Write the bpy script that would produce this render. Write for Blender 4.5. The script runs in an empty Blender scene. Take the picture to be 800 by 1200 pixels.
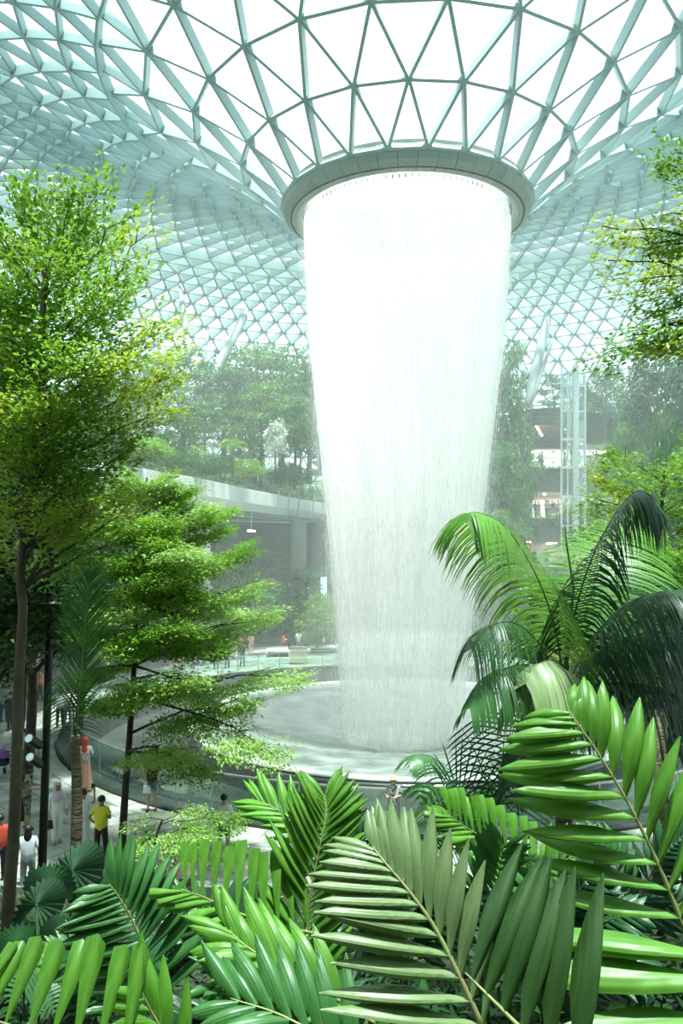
import bpy, bmesh, math, random
import numpy as np
from mathutils import Vector, Matrix, Quaternion

# ---------------------------------------------------------------- camera, sky, sun, exposure
S = bpy.context.scene
COL = S.collection
S.view_settings.view_transform = 'Standard'
S.view_settings.look = 'None'
S.view_settings.gamma = 1.0
S.view_settings.exposure = 0.45
S.cycles.transparent_max_bounces = 32
S.cycles.max_bounces = 7
S.cycles.diffuse_bounces = 3
S.cycles.volume_bounces = 2

F = 930.0                       # focal length in pixels of the 800x1200 frame
PITCH = math.atan(38 / F)
MIST = 0.0048
CAMZ = 8.2                      # eye height above the plaza floor
cam_data = bpy.data.cameras.new('camera')
cam_data.sensor_width = 36.0
cam_data.lens = F / 1200 * 36
cam_data.clip_start = 0.1
cam_data.clip_end = 1000
cam = bpy.data.objects.new('camera', cam_data)
cam.location = (0, 0, CAMZ)
cam.rotation_euler = (math.pi / 2 + PITCH, 0, 0)
COL.objects.link(cam)
S.camera = cam

world = bpy.data.worlds.new('daylight')
S.world = world
world.use_nodes = True
wn = world.node_tree.nodes
wn['Background'].inputs['Color'].default_value = (0.90, 0.97, 1.0, 1)
wn['Background'].inputs['Strength'].default_value = 1.75

sun_data = bpy.data.lights.new('sun', 'SUN')
sun_data.energy = 14.5
sun_data.angle = math.radians(3.0)
sun_data.color = (1.0, 0.97, 0.88)
sun = bpy.data.objects.new('sun', sun_data)
SUN_DIR = Vector((0.10, -0.10, 1.0)).normalized()      # towards the sun
sun.rotation_euler = SUN_DIR.to_track_quat('Z', 'Y').to_euler()
sun.location = (0, 0, 60)
COL.objects.link(sun)

def P(px, py, d):
    """world point seen at pixel (px,py) at world depth y = d"""
    u, v = (px - 400) / F, (600 - py) / F
    c, s = math.cos(PITCH), math.sin(PITCH)
    dy, dz = c - v * s, v * c + s
    t = d / dy
    return Vector((u * t, d, CAMZ + dz * t))

def PX(p):
    """pixel of a world point (for choosing what shows large)"""
    c, s = math.cos(PITCH), math.sin(PITCH)
    x, y, z = p[0], p[1], p[2] - CAMZ
    dep = y * c + z * s
    v = -y * s + z * c
    if dep < 0.1:
        return None
    return 400 + F * x / dep, 600 - F * v / dep, dep

# ---------------------------------------------------------------- materials
def mat(name, col, rough=0.6, spec=0.5, metal=0.0, noise=None, bump=None, trans=0.0, coat=0.0, emit=None, estr=0.0):
    """noise=(scale, other colour, detail, stretch vector); bump=(scale,strength); trans = translucent share"""
    m = bpy.data.materials.new(name)
    m.use_nodes = True
    nt = m.node_tree
    b = nt.nodes['Principled BSDF']
    b.inputs['Base Color'].default_value = (*col, 1)
    b.inputs['Roughness'].default_value = rough
    b.inputs['Specular IOR Level'].default_value = spec
    b.inputs['Metallic'].default_value = metal
    b.inputs['Coat Weight'].default_value = coat
    if emit:
        b.inputs['Emission Color'].default_value = (*emit, 1)
        b.inputs['Emission Strength'].default_value = estr
    colsock = None
    if noise or bump:
        tc = nt.nodes.new('ShaderNodeTexCoord')
    if noise:
        mp = nt.nodes.new('ShaderNodeMapping')
        nt.links.new(tc.outputs['Object'], mp.inputs['Vector'])
        mp.inputs['Scale'].default_value = noise[3] if len(noise) > 3 else (1, 1, 1)
        n = nt.nodes.new('ShaderNodeTexNoise')
        n.inputs['Scale'].default_value = noise[0]
        n.inputs['Detail'].default_value = noise[2] if len(noise) > 2 else 3
        nt.links.new(mp.outputs[0], n.inputs['Vector'])
        r = nt.nodes.new('ShaderNodeValToRGB')
        r.color_ramp.elements[0].position = 0.35
        r.color_ramp.elements[1].position = 0.65
        r.color_ramp.elements[0].color = (*col, 1)
        r.color_ramp.elements[1].color = (*noise[1], 1)
        nt.links.new(n.outputs['Fac'], r.inputs['Fac'])
        nt.links.new(r.outputs['Color'], b.inputs['Base Color'])
        colsock = r.outputs['Color']
    if bump:
        n2 = nt.nodes.new('ShaderNodeTexNoise')
        n2.inputs['Scale'].default_value = bump[0]
        mp2 = nt.nodes.new('ShaderNodeMapping')
        mp2.inputs['Scale'].default_value = bump[2] if len(bump) > 2 else (1, 1, 1)
        nt.links.new(tc.outputs['Object'], mp2.inputs['Vector'])
        nt.links.new(mp2.outputs[0], n2.inputs['Vector'])
        bp = nt.nodes.new('ShaderNodeBump')
        bp.inputs['Strength'].default_value = bump[1]
        bp.inputs['Distance'].default_value = 0.05
        nt.links.new(n2.outputs['Fac'], bp.inputs['Height'])
        nt.links.new(bp.outputs['Normal'], b.inputs['Normal'])
    if trans > 0:
        t = nt.nodes.new('ShaderNodeBsdfTranslucent')
        g = nt.nodes.new('ShaderNodeMixShader')
        g.inputs[0].default_value = trans
        if colsock:
            hs = nt.nodes.new('ShaderNodeHueSaturation')
            hs.inputs['Value'].default_value = 1.25
            hs.inputs['Hue'].default_value = 0.485
            nt.links.new(colsock, hs.inputs['Color'])
            nt.links.new(hs.outputs[0], t.inputs['Color'])
        else:
            t.inputs['Color'].default_value = (min(1, col[0] * 1.5), min(1, col[1] * 1.25), col[2], 1)
        nt.links.new(b.outputs[0], g.inputs[1])
        nt.links.new(t.outputs[0], g.inputs[2])
        nt.links.new(g.outputs[0], nt.nodes['Material Output'].inputs['Surface'])
    return m

def glass_mat(name, tint, gloss=0.08, rough=0.05, gcol=(1, 1, 1)):
    m = bpy.data.materials.new(name)
    m.use_nodes = True
    nt = m.node_tree
    nt.nodes.remove(nt.nodes['Principled BSDF'])
    t = nt.nodes.new('ShaderNodeBsdfTransparent')
    t.inputs['Color'].default_value = (*tint, 1)
    g = nt.nodes.new('ShaderNodeBsdfGlossy')
    g.inputs['Roughness'].default_value = rough
    g.inputs['Color'].default_value = (*gcol, 1)
    x = nt.nodes.new('ShaderNodeMixShader')
    x.inputs[0].default_value = gloss
    nt.links.new(t.outputs[0], x.inputs[1])
    nt.links.new(g.outputs[0], x.inputs[2])
    nt.links.new(x.outputs[0], nt.nodes['Material Output'].inputs['Surface'])
    return m

M = {}
M['strut'] = mat('white_painted_steel', (0.35, 0.46, 0.455), 0.45)
M['ring'] = mat('grey_green_metal_panel', (0.27, 0.33, 0.285), 0.45, noise=(0.6, (0.30, 0.36, 0.315), 3))
M['joint'] = mat('dark_joint', (0.10, 0.12, 0.11), 0.8)
M['pane'] = glass_mat('roof_glass', (0.93, 0.98, 0.98), 0.06)
M['fritpane'] = glass_mat('fritted_roof_glass', (0.86, 0.95, 0.965), 0.12, 0.6, (.75, .9, .92))
M['railglass'] = glass_mat('rail_glass', (0.80, 0.93, 0.88), 0.10)
M['liftglass'] = glass_mat('lift_glass', (0.80, 0.92, 0.90), 0.18)
M['steel'] = mat('brushed_steel', (0.6, 0.62, 0.6), 0.3, metal=0.8)
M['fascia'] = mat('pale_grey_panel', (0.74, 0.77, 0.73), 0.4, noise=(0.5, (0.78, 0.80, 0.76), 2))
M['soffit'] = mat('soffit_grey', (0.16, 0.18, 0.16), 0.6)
M['white'] = mat('white_paint', (0.78, 0.80, 0.78), 0.5)
M['concrete'] = mat('column_concrete', (0.26, 0.28, 0.25), 0.8, noise=(1.2, (0.21, 0.23, 0.20), 4))
M['blackstone'] = mat('wet_black_stone', (0.035, 0.045, 0.04), 0.25, noise=(1.5, (0.055, 0.065, 0.06), 4), bump=(6, 0.1))
M['paving'] = mat('grey_paving', (0.46, 0.47, 0.43), 0.75, noise=(1.3, (0.26, 0.27, 0.21), 7), bump=(9, 0.15))  # mottling and raised albedo stand in for sun patches and dappled shade
M['darkwall'] = mat('dark_clad_wall', (0.018, 0.032, 0.022), 0.8, noise=(0.6, (0.03, 0.05, 0.035), 3))
M['beige'] = mat('beige_wall', (0.62, 0.52, 0.42), 0.7)
M['soil'] = mat('planting_soil', (0.035, 0.03, 0.02), 0.95, noise=(2, (0.02, 0.035, 0.012), 4))
M['blackmetal'] = mat('black_metal', (0.015, 0.017, 0.018), 0.4)
M['pinklamp'] = mat('warm_lamp', (1, 0.8, 0.75), 0.5, emit=(1, 0.55, 0.45), estr=14)
M['warmlamp'] = mat('orange_lamp', (1, 0.7, 0.4), 0.5, emit=(1, 0.6, 0.3), estr=12)
M['whitelamp'] = mat('white_lamp', (1, 1, 0.9), 0.5, emit=(1, 0.95, 0.85), estr=4)
M['sign'] = mat('beige_sign', (0.72, 0.66, 0.48), 0.6)
M['bluesign'] = mat('pale_blue_screen', (0.6, 0.75, 0.85), 0.4, emit=(0.6, 0.8, 0.95), estr=0.5)

# ---------------------------------------------------------------- object helpers
def tag(o, label=None, cat=None, group=None, kind=None):
    if label: o['label'] = label
    if cat: o['category'] = cat
    if group: o['group'] = group
    if kind: o['kind'] = kind
    return o

def empty(name, loc=(0, 0, 0), rz=0.0, label=None, cat=None, group=None, kind=None):
    o = bpy.data.objects.new(name, None)
    o.empty_display_size = 0.2
    o.location = loc
    o.rotation_euler = (0, 0, rz)
    COL.objects.link(o)
    return tag(o, label, cat, group, kind)

def link(name, me, m=None, parent=None, kind=None, local=False):
    """links a mesh whose vertices are in world space (local=False) under parent"""
    if m is not None and len(me.materials) == 0:
        for mm in (m if isinstance(m, (list, tuple)) else [m]):
            me.materials.append(mm)
    o = bpy.data.objects.new(name, me)
    COL.objects.link(o)
    if parent is not None:
        o.parent = parent
        if not local:
            o.matrix_parent_inverse = wm(parent).inverted()
    if kind: o['kind'] = kind
    return o

def wm(o):
    """world matrix without waiting for the depsgraph"""
    b = Matrix.LocRotScale(o.location, o.rotation_euler, o.scale) if o.rotation_mode != 'QUATERNION' else Matrix.LocRotScale(o.location, o.rotation_quaternion, o.scale)
    if o.parent:
        return wm(o.parent) @ o.matrix_parent_inverse @ b
    return b

def mesh(name, verts, faces, smooth=False):
    me = bpy.data.meshes.new(name)
    me.from_pydata([tuple(v) for v in verts], [], faces)
    if smooth:
        me.polygons.foreach_set('use_smooth', [True] * len(me.polygons))
    me.update()
    return me

class MB:
    def __init__(s):
        s.v, s.f = [], []
    def add(s, vs, fs):
        n = len(s.v)
        s.v += [tuple(v) for v in vs]
        s.f += [tuple(i + n for i in f) for f in fs]
    def box(s, x0, x1, y0, y1, z0, z1):
        s.add([(x0,y0,z0),(x1,y0,z0),(x1,y1,z0),(x0,y1,z0),(x0,y0,z1),(x1,y0,z1),(x1,y1,z1),(x0,y1,z1)],
              [(0,3,2,1),(4,5,6,7),(0,1,5,4),(1,2,6,5),(2,3,7,6),(3,0,4,7)])
    def beam(s, a, b, w, h, up=Vector((0,0,1)), off=0.0):
        a, b = Vector(a), Vector(b)
        t = (b - a).normalized()
        sd = t.cross(up)
        if sd.length < 1e-4: sd = Vector((1,0,0))
        sd.normalize(); n = sd.cross(t)
        vs = []
        for p in (a, b):
            for x, z in ((-1,-1),(1,-1),(1,1),(-1,1)):
                vs.append(p + sd * (w/2*x) + n * (h/2*z + off))
        s.add(vs, [(3,2,1,0),(4,5,6,7),(0,1,5,4),(1,2,6,5),(2,3,7,6),(3,0,4,7)])
    def tube(s, pts, rads, n=8, cap=True):
        pts = [Vector(p) for p in pts]
        if not isinstance(rads, (list, tuple)): rads = [rads] * len(pts)
        base = len(s.v)
        prev = None
        for i, p in enumerate(pts):
            t = (pts[min(i+1, len(pts)-1)] - pts[max(i-1, 0)]).normalized()
            if prev is None:
                r = Vector((0,0,1)) if abs(t.z) < 0.9 else Vector((1,0,0))
                u = t.cross(r).normalized()
            else:
                u = prev - t * prev.dot(t)
                u.normalize()
            prev = u
            w = t.cross(u)
            for k in range(n):
                a = 2 * math.pi * k / n
                s.v.append(tuple(p + (u * math.cos(a) + w * math.sin(a)) * rads[i]))
        for i in range(len(pts) - 1):
            for k in range(n):
                k2 = (k + 1) % n
                s.f.append((base+i*n+k, base+i*n+k2, base+(i+1)*n+k2, base+(i+1)*n+k))
        if cap:
            s.f.append(tuple(base + k for k in range(n))[::-1])
            s.f.append(tuple(base + (len(pts)-1)*n + k for k in range(n)))
    def arc_slab(s, cx, cy, profile, a0, a1, n):
        """sweep closed profile [(r,z),..] around (cx,cy) from angle a0 to a1"""
        k = len(profile); base = len(s.v)
        full = abs(a1 - a0) > 6.28
        m = n if full else n + 1
        for i in range(m):
            a = a0 + (a1 - a0) * i / n
            for r, z in profile:
                s.v.append((cx + r*math.cos(a), cy + r*math.sin(a), z))
        for i in range(n):
            j = (i + 1) % m if full else i + 1
            for q in range(k):
                q2 = (q + 1) % k
                s.f.append((base+i*k+q, base+j*k+q, base+j*k+q2, base+i*k+q2))
        if not full:
            s.f.append(tuple(base + q for q in range(k)))
            s.f.append(tuple(base + n*k + q for q in range(k))[::-1])
    def build(s, name, m, parent=None, smooth=False, kind=None, local=False):
        return link(name, mesh(name, s.v, s.f, smooth), m, parent, kind, local)

def copy_tree(o, parent=None):
    c = o.copy()
    COL.objects.link(c)
    if parent is not None:
        c.parent = parent
    for ch in o.children:
        copy_tree(ch, c)
    return c

rnd = random.Random(7)
NP = np.random.default_rng(11)
# ---------------------------------------------------------------- the place: axis of the waterfall
CX, CY = 3.15, 38.0

# ---- glass vault (the ceiling)
PROFILE = [(5.93,16.45),(7.88,18.15),(10.14,19.8),(12.4,21.2),(14.3,22.25),(16.0,23.0),(17.8,23.65),(19.7,24.25),(21.3,24.65),(22.9,25.05),(24.5,25.35),(26.2,25.6),(28.0,25.75),(30.0,25.85),(32.1,25.85),(34.3,25.75),(36.0,25.6),(37.6,25.35),(39.2,25.05),(40.8,24.65),(42.4,24.15),(44.0,23.55),(45.6,22.85),(47.2,22.05),(48.7,21.1),(50.1,20.05),(51.5,18.8),(52.8,17.45),(54.0,15.95),(55.1,14.25),(56.1,12.45),(57.0,10.55),(57.7,7.7),(58.2,5.5),(58.5,3.2),(58.6,0.9),(58.6,-1.5),(58.6,-4.0),(58.6,-6.2),(58.6,-8.2)]
def ncount(r):
    return 23 if r < 13 else 46 if r < 20.5 else 92 if r < 37 else 138
rings = []
for i, (r, z) in enumerate(PROFILE):
    n = ncount(r)
    off = (0.5 if i % 2 else 0.0) / n + 0.25 / 23
    nodes = []
    for k in range(n):
        a = -math.pi/2 + 2*math.pi*(k/n + off)
        nodes.append((k/n + off, Vector((CX + r*math.cos(a), CY + r*math.sin(a), CAMZ + z))))
    rings.append(nodes)
tris, edges = [], set()
node_pos = []
ring_id = []
for nodes in rings:
    ids = []
    for u, p in nodes:
        ids.append(len(node_pos)); node_pos.append(p)
    ring_id.append(ids)
for i in range(len(rings) - 1):
    A, B = rings[i], rings[i+1]; IA, IB = ring_id[i], ring_id[i+1]
    na, nb = len(A), len(B)
    # zipper, start with nearest B to A[0]
    ua, ub = A[0][0], None
    j0 = min(range(nb), key=lambda j: abs(((B[j][0] - ua + 0.5) % 1) - 0.5 - 1e-6))
    a = b = 0
    def UA(k): return A[k % na][0] + (k // na)
    base = B[j0][0]
    shift = round(ua - base)
    def UB(k): return B[(j0 + k) % nb][0] + ((j0 + k) // nb) + shift
    while a < na or b < nb:
        adv_a = b >= nb or (a < na and UA(a+1) <= UB(b+1) + 1e-9)
        pa, pb = IA[a % na], IB[(j0 + b) % nb]
        if adv_a:
            q = IA[(a+1) % na]; a += 1
        else:
            q = IB[(j0+b+1) % nb]; b += 1
        tris.append((pa, pb, q))
        for e in ((pa, pb), (pa, q), (pb, q)):
            edges.add(tuple(sorted(e)))
def vault_normal(p):
    r = math.hypot(p.x - CX, p.y - CY); z = p.z - CAMZ
    best = min(range(len(PROFILE)), key=lambda k: (PROFILE[k][0]-r)**2 + (PROFILE[k][1]-z)**2)
    k0, k1 = max(0, best-1), min(len(PROFILE)-1, best+1)
    dr, dz = PROFILE[k1][0]-PROFILE[k0][0], PROFILE[k1][1]-PROFILE[k0][1]
    l = math.hypot(dr, dz)
    er = Vector(((p.x-CX)/r, (p.y-CY)/r, 0))
    return (er * (-dz/l) + Vector((0,0,1)) * (dr/l))      # outward (up)
nrm = [vault_normal(p) for p in node_pos]
def view_size(*ids):
    pts = [PX(node_pos[i]) for i in ids]
    if any(q is None for q in pts): return 0
    mx = sum(q[0] for q in pts)/len(pts); my = sum(q[1] for q in pts)/len(pts)
    if not (-20 < mx < 820 and -20 < my < 450): return 0
    if len(ids) == 2:
        return math.hypot(pts[0][0]-pts[1][0], pts[0][1]-pts[1][1])
    (x0,y0,_),(x1,y1,_),(x2,y2,_) = pts
    return abs((x1-x0)*(y2-y0)-(x2-x0)*(y1-y0))/2
ceiling = empty('ceiling', (CX, CY, CAMZ + 16.25), kind='structure')
# struts: deep steel bars below the glass
BW, BH = 0.13, 0.42
unit = MB(); unit.box(-.5,.5,-.5,.5,-.5,.5)
unit_me = mesh('strut', unit.v, unit.f); unit_me.materials.append(M['strut'])
el = sorted(edges, key=lambda e: -view_size(*e))
pinv = wm(ceiling).inverted()
rest = MB()
for q, (i, j) in enumerate(el):
    a, b = node_pos[i], node_pos[j]
    n = (nrm[i] + nrm[j]).normalized()
    if q < 300:
        t = (b - a); L = t.length; t.normalize()
        sd = t.cross(n).normalized(); n2 = sd.cross(t)
        o = bpy.data.objects.new('strut', unit_me)
        COL.objects.link(o); o.parent = ceiling; o.matrix_parent_inverse = pinv
        R = Matrix((sd, t, n2)).transposed()
        c = (a + b)/2 - n2 * (BH*.1 if math.hypot(a.x-CX, a.y-CY) < 13 else BH/2)
        o.location = c; o.rotation_euler = R.to_euler(); o.scale = (BW, L, BH)
    else:
        ra = math.hypot(a.x-CX, a.y-CY); hh = BH if ra < 13 else .55 if ra < 34 else .85; rest.beam(a, b, BW, hh, n, -hh*.1 if ra < 13 else -hh/2)
rest.build('strut', M['strut'], ceiling, kind='stuff')
tl = sorted(tris, key=lambda e: -view_size(*e))
rest = MB(); rest2 = MB()
for q, t in enumerate(tl):
    c = (node_pos[t[0]] + node_pos[t[1]] + node_pos[t[2]]) / 3
    vs = []
    for sgn in (0.0, 0.03):
        for i in t:
            p = node_pos[i]
            vs.append(p + (c - p).normalized() * 0.03 + nrm[i] * (0.012 + sgn + (.19 if i < 4*23 else 0)))
    fs = [(0,2,1),(3,4,5),(0,1,4,3),(1,2,5,4),(2,0,3,5)]
    if q < 300:
        link('glass_pane', mesh('glass_pane', vs, fs), M['pane' if math.hypot(c.x-CX, c.y-CY) < 13.5 else 'fritpane'], ceiling)
    else:
        (rest if math.hypot(c.x-CX, c.y-CY) < 13.5 else rest2).add(vs, fs)
rest.build('glass_pane', M['pane'], ceiling, kind='stuff'); rest2.build('glass_pane', M['fritpane'], ceiling, kind='stuff')

# ---- ring at the mouth of the funnel
ring = empty('oculus_ring', (CX, CY, CAMZ + 15.4), label='grey-green panelled ring at the roof opening from which the water falls', cat='ring')
n = 44
for row, (prof, thick) in enumerate(((((5.95,16.35),(6.02,15.98),(5.93,15.72),(5.60,15.52)), .05), (((5.57,15.50),(5.30,15.46),(5.12,15.52),(5.06,15.62)), .05))):
    for k in range(n):
        a0 = 2*math.pi*(k+.012)/n; a1 = 2*math.pi*(k+1-.012)/n
        inner = [(r-(.06 if row == 0 else 0), z+(.06 if row else 0.03)) for r, z in prof][::-1]
        m_ = MB(); m_.arc_slab(CX, CY, [(r, CAMZ+z+.2) for r, z in list(prof)+inner], a0, a1, 2)
        m_.build('outer_panel' if row == 0 else 'inner_panel', M['ring'], ring)
m_ = MB(); m_.arc_slab(CX, CY, [(r, CAMZ+z+.2) for r, z in ((5.80,16.35),(5.80,15.75),(5.52,15.56),(5.15,15.6),(5.12,16.5),(5.2,16.9),(5.8,16.6))], 0, 2*math.pi, 88)
m_.build('backing_ring', M['joint'], ring, smooth=False)
m_ = MB()
for k in range(300):
    a = 2*math.pi*k/300
    m_.box(-.02,.02,-.03,.03,-.03,.03)
    for i in range(8):
        v = m_.v[-8+i]
        x, y = 5.585 + v[1], v[0]
        m_.v[-8+i] = (CX + x*math.cos(a) - y*math.sin(a), CY + x*math.sin(a) + y*math.cos(a), CAMZ+15.69+v[2])
m_.build('nozzle_groove', M['joint'], ring, kind='stuff')
m_ = MB()
for k in range(110):
    a = 2*math.pi*k/110
    c = Vector((CX+4.9*math.cos(a), CY+4.9*math.sin(a), CAMZ+15.75))
    m_.tube([c, c-Vector((0,0,.16))], .045, 5)
m_.build('water_outlet', M['steel'], ring, kind='stuff')

# ---- white raking columns that carry the vault
def column(a, b, r, label):
    e = empty('roof_column', a, label=label, cat='column')
    a, b = Vector(a), Vector(b)
    m_ = MB(); pts = [a.lerp(b, t) for t in (0, .08, .5, .92, 1)]
    m_.tube(pts, [r*.6, r, r*1.1, r, r*.6], 14); m_.build('shaft', M['pole'], e, smooth=True)
    m_ = MB(); m_.tube([b, b + (b-a).normalized()*.4], [r*.5, r*.35], 10); m_.build('top_bracket', M['strut'], e)
M['pole'] = mat('pale_pole', (.42,.50,.49), .5)
column(P(246,448,69), P(288,366,73), .40, 'thick white pole leaning right above the misty treetops behind the pale terrace')
column(P(222,425,68), P(211,336,71), .26, 'slim white pole leaning left above the trees, beside the thick leaning one')
column(P(240,430,70), P(244,384,73), .12, 'short upright white pole in the treetops between two leaning poles')
column(P(618,478,72), P(642,368,74), .42, 'tall pale pole leaning right over the dark curved parapet')
column(P(621,476,72), P(647,398,73), .16, 'thin bright pole just right of the tall leaning pole by the parapet')
column(P(372,445,70), P(360,388,74), .18, 'pale pole beside the left edge of the waterfall')

# ---- floor, pool
floor = empty('floor', (0,0,0), kind='structure')
m_ = MB()
R_RAIL = 15.3
m_.arc_slab(CX, CY, [(R_RAIL-.05,-.01),(62,-.01),(62,-.3),(R_RAIL-.05,-.3)], 0, 2*math.pi, 96)
m_.build('paving_base', M['joint'], floor)
# paving stones laid in rings round the pool: large ones in view are single stones
stones = []
r = R_RAIL + .45
row = 0
while r < 36:
    w = 0.62
    ln = 1.25
    n = int(2*math.pi*r/ln)
    for k in range(n):
        a0 = 2*math.pi*(k + (row % 2)*.5)/n; a1 = a0 + 2*math.pi/n
        g = .012/r; hgt = rnd.uniform(-.004,.004)
        vs = []
        for z in (-.012, .018+hgt):
            for rr, aa in ((r+.01, a0+g),(r+.01,a1-g),(r+w-.01,a1-g),(r+w-.01,a0+g)):
                vs.append(Vector((CX+rr*math.cos(aa), CY+rr*math.sin(aa), z)))
        q = PX(sum(vs, Vector())/8)
        size = 0
        if q and -30 < q[0] < 400 and 780 < q[1] < 1010: size = 1/q[2]
        if q and q[2] < 95 and q[1] < 1200: stones.append((size, vs))
    r += w; row += 1
stones.sort(key=lambda s: -s[0])
rest = MB()
fs = [(0,3,2,1),(4,5,6,7),(0,1,5,4),(1,2,6,5),(2,3,7,6),(3,0,4,7)]
for q, (s_, vs) in enumerate(stones):
    if q < 300: link('paving_stone', mesh('paving_stone', vs, fs), M['paving'], floor)
    else: rest.add(vs, fs)
rest.build('paving_stone', M['paving'], floor, kind='stuff')

pool = empty('waterfall_basin', (CX, CY, -1.2), label='round black stone basin with pale water dish under the waterfall', cat='pool')
m_ = MB()   # outer black stone channel
m_.arc_slab(CX, CY, [(9.9,.02),(10.2,0.02),(10.35,-.12),(10.6,-.9),(13.2,-1.15),(14.6,-1.0),(R_RAIL-.35,.0),(R_RAIL-.35,.16),(R_RAIL,.16),(R_RAIL,-1.6),(9.6,-1.6),(9.6,-.4)], 0, 2*math.pi, 128)
m_.build('stone_channel', M['blackstone'], pool, smooth=False)
m_ = MB()   # rim
m_.arc_slab(CX, CY, [(9.86,.02),(9.92,.09),(10.22,.09),(10.3,.0),(10.2,-.1),(9.9,-.1)], 0, 2*math.pi, 128)
m_.build('rim', mat('pale_rim', (0.45,0.50,0.47), .4), pool, smooth=True)
# dish of thin foaming water
wat = bpy.data.materials.new('foaming_water'); wat.use_nodes = True
nt = wat.node_tree; b = nt.nodes['Principled BSDF']
tc = nt.nodes.new('ShaderNodeTexCoord'); nz = nt.nodes.new('ShaderNodeTexNoise'); nz.inputs['Scale'].default_value = 1.1; nz.inputs['Detail'].default_value = 8
nt.links.new(tc.outputs['Object'], nz.inputs['Vector'])
rp = nt.nodes.new('ShaderNodeValToRGB'); rp.color_ramp.elements[0].position=.35; rp.color_ramp.elements[1].position=.7
rp.color_ramp.elements[0].color=(.13,.17,.155,1); rp.color_ramp.elements[1].color=(.28,.34,.31,1)
nt.links.new(nz.outputs['Fac'], rp.inputs['Fac']); nt.links.new(rp.outputs['Color'], b.inputs['Base Color'])
b.inputs['Roughness'].default_value=.25
bp = nt.nodes.new('ShaderNodeBump'); bp.inputs['Strength'].default_value=.25; nz2 = nt.nodes.new('ShaderNodeTexNoise'); nz2.inputs['Scale'].default_value=4
nt.links.new(tc.outputs['Object'], nz2.inputs['Vector']); nt.links.new(nz2.outputs['Fac'], bp.inputs['Height']); nt.links.new(bp.outputs['Normal'], b.inputs['Normal'])
M['foam'] = wat
rr = [0.15,.6,1.2,2,2.6,2.9,3.2,3.8,5,6.5,8,9,9.6,9.95]
zz = [-1.12,-1.11,-1.08,-1.04,-1.0,-.92,-.86,-.74,-.55,-.36,-.2,-.08,-.01,.03]
vs, fs = [], []
nn = 96
for i, (r_, z_) in enumerate(zip(rr, zz)):
    for k in range(nn):
        a = 2*math.pi*k/nn
        vs.append((CX+r_*math.cos(a), CY+r_*math.sin(a), z_ + (NP.normal()*.02 if 2 < r_ < 5 else 0)))
for i in range(len(rr)-1):
    for k in range(nn):
        k2=(k+1)%nn
        fs.append((i*nn+k, i*nn+k2, (i+1)*nn+k2, (i+1)*nn+k))
fs.append(tuple(range(nn))[::-1])
link('water_dish', mesh('water_dish', vs, fs, True), wat, pool)

# ---- glass balustrade round the basin
rail = empty('glass_balustrade', (CX, CY, .16), label='curved glass balustrade with steel handrail around the basin', cat='railing')
m_ = MB(); m_.arc_slab(CX, CY, [(R_RAIL-.20,1.20),(R_RAIL-.14,1.20),(R_RAIL-.14,1.25),(R_RAIL-.20,1.25)], 0, 2*math.pi, 160)
m_.build('handrail', M['steel'], rail)
npn = 64
for k in range(npn):
    a0 = 2*math.pi*(k+.012)/npn; a1 = 2*math.pi*(k+.988)/npn
    m_ = MB(); m_.arc_slab(CX, CY, [(R_RAIL-.18,.15),(R_RAIL-.16,.15),(R_RAIL-.16,1.2),(R_RAIL-.18,1.2)], a0, a1, 3)
    m_.build('glass_panel', M['railglass'], rail)
    a = 2*math.pi*k/npn
    c = Vector((CX+(R_RAIL-.17)*math.cos(a), CY+(R_RAIL-.17)*math.sin(a), 0))
    m_ = MB(); m_.tube([c+Vector((0,0,.14)), c+Vector((0,0,1.2))], .02, 6); m_.build('post', M['steel'], rail)
m_ = MB(); m_.arc_slab(CX, CY, [(R_RAIL-.02,-.02),(R_RAIL+.42,-.02),(R_RAIL+.42,.10),(R_RAIL+.36,.16),(R_RAIL-.02,.17)], 0, 2*math.pi, 128)
m_.build('trim_1', M['blackstone'], None)['kind'] = 'structure'
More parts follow.
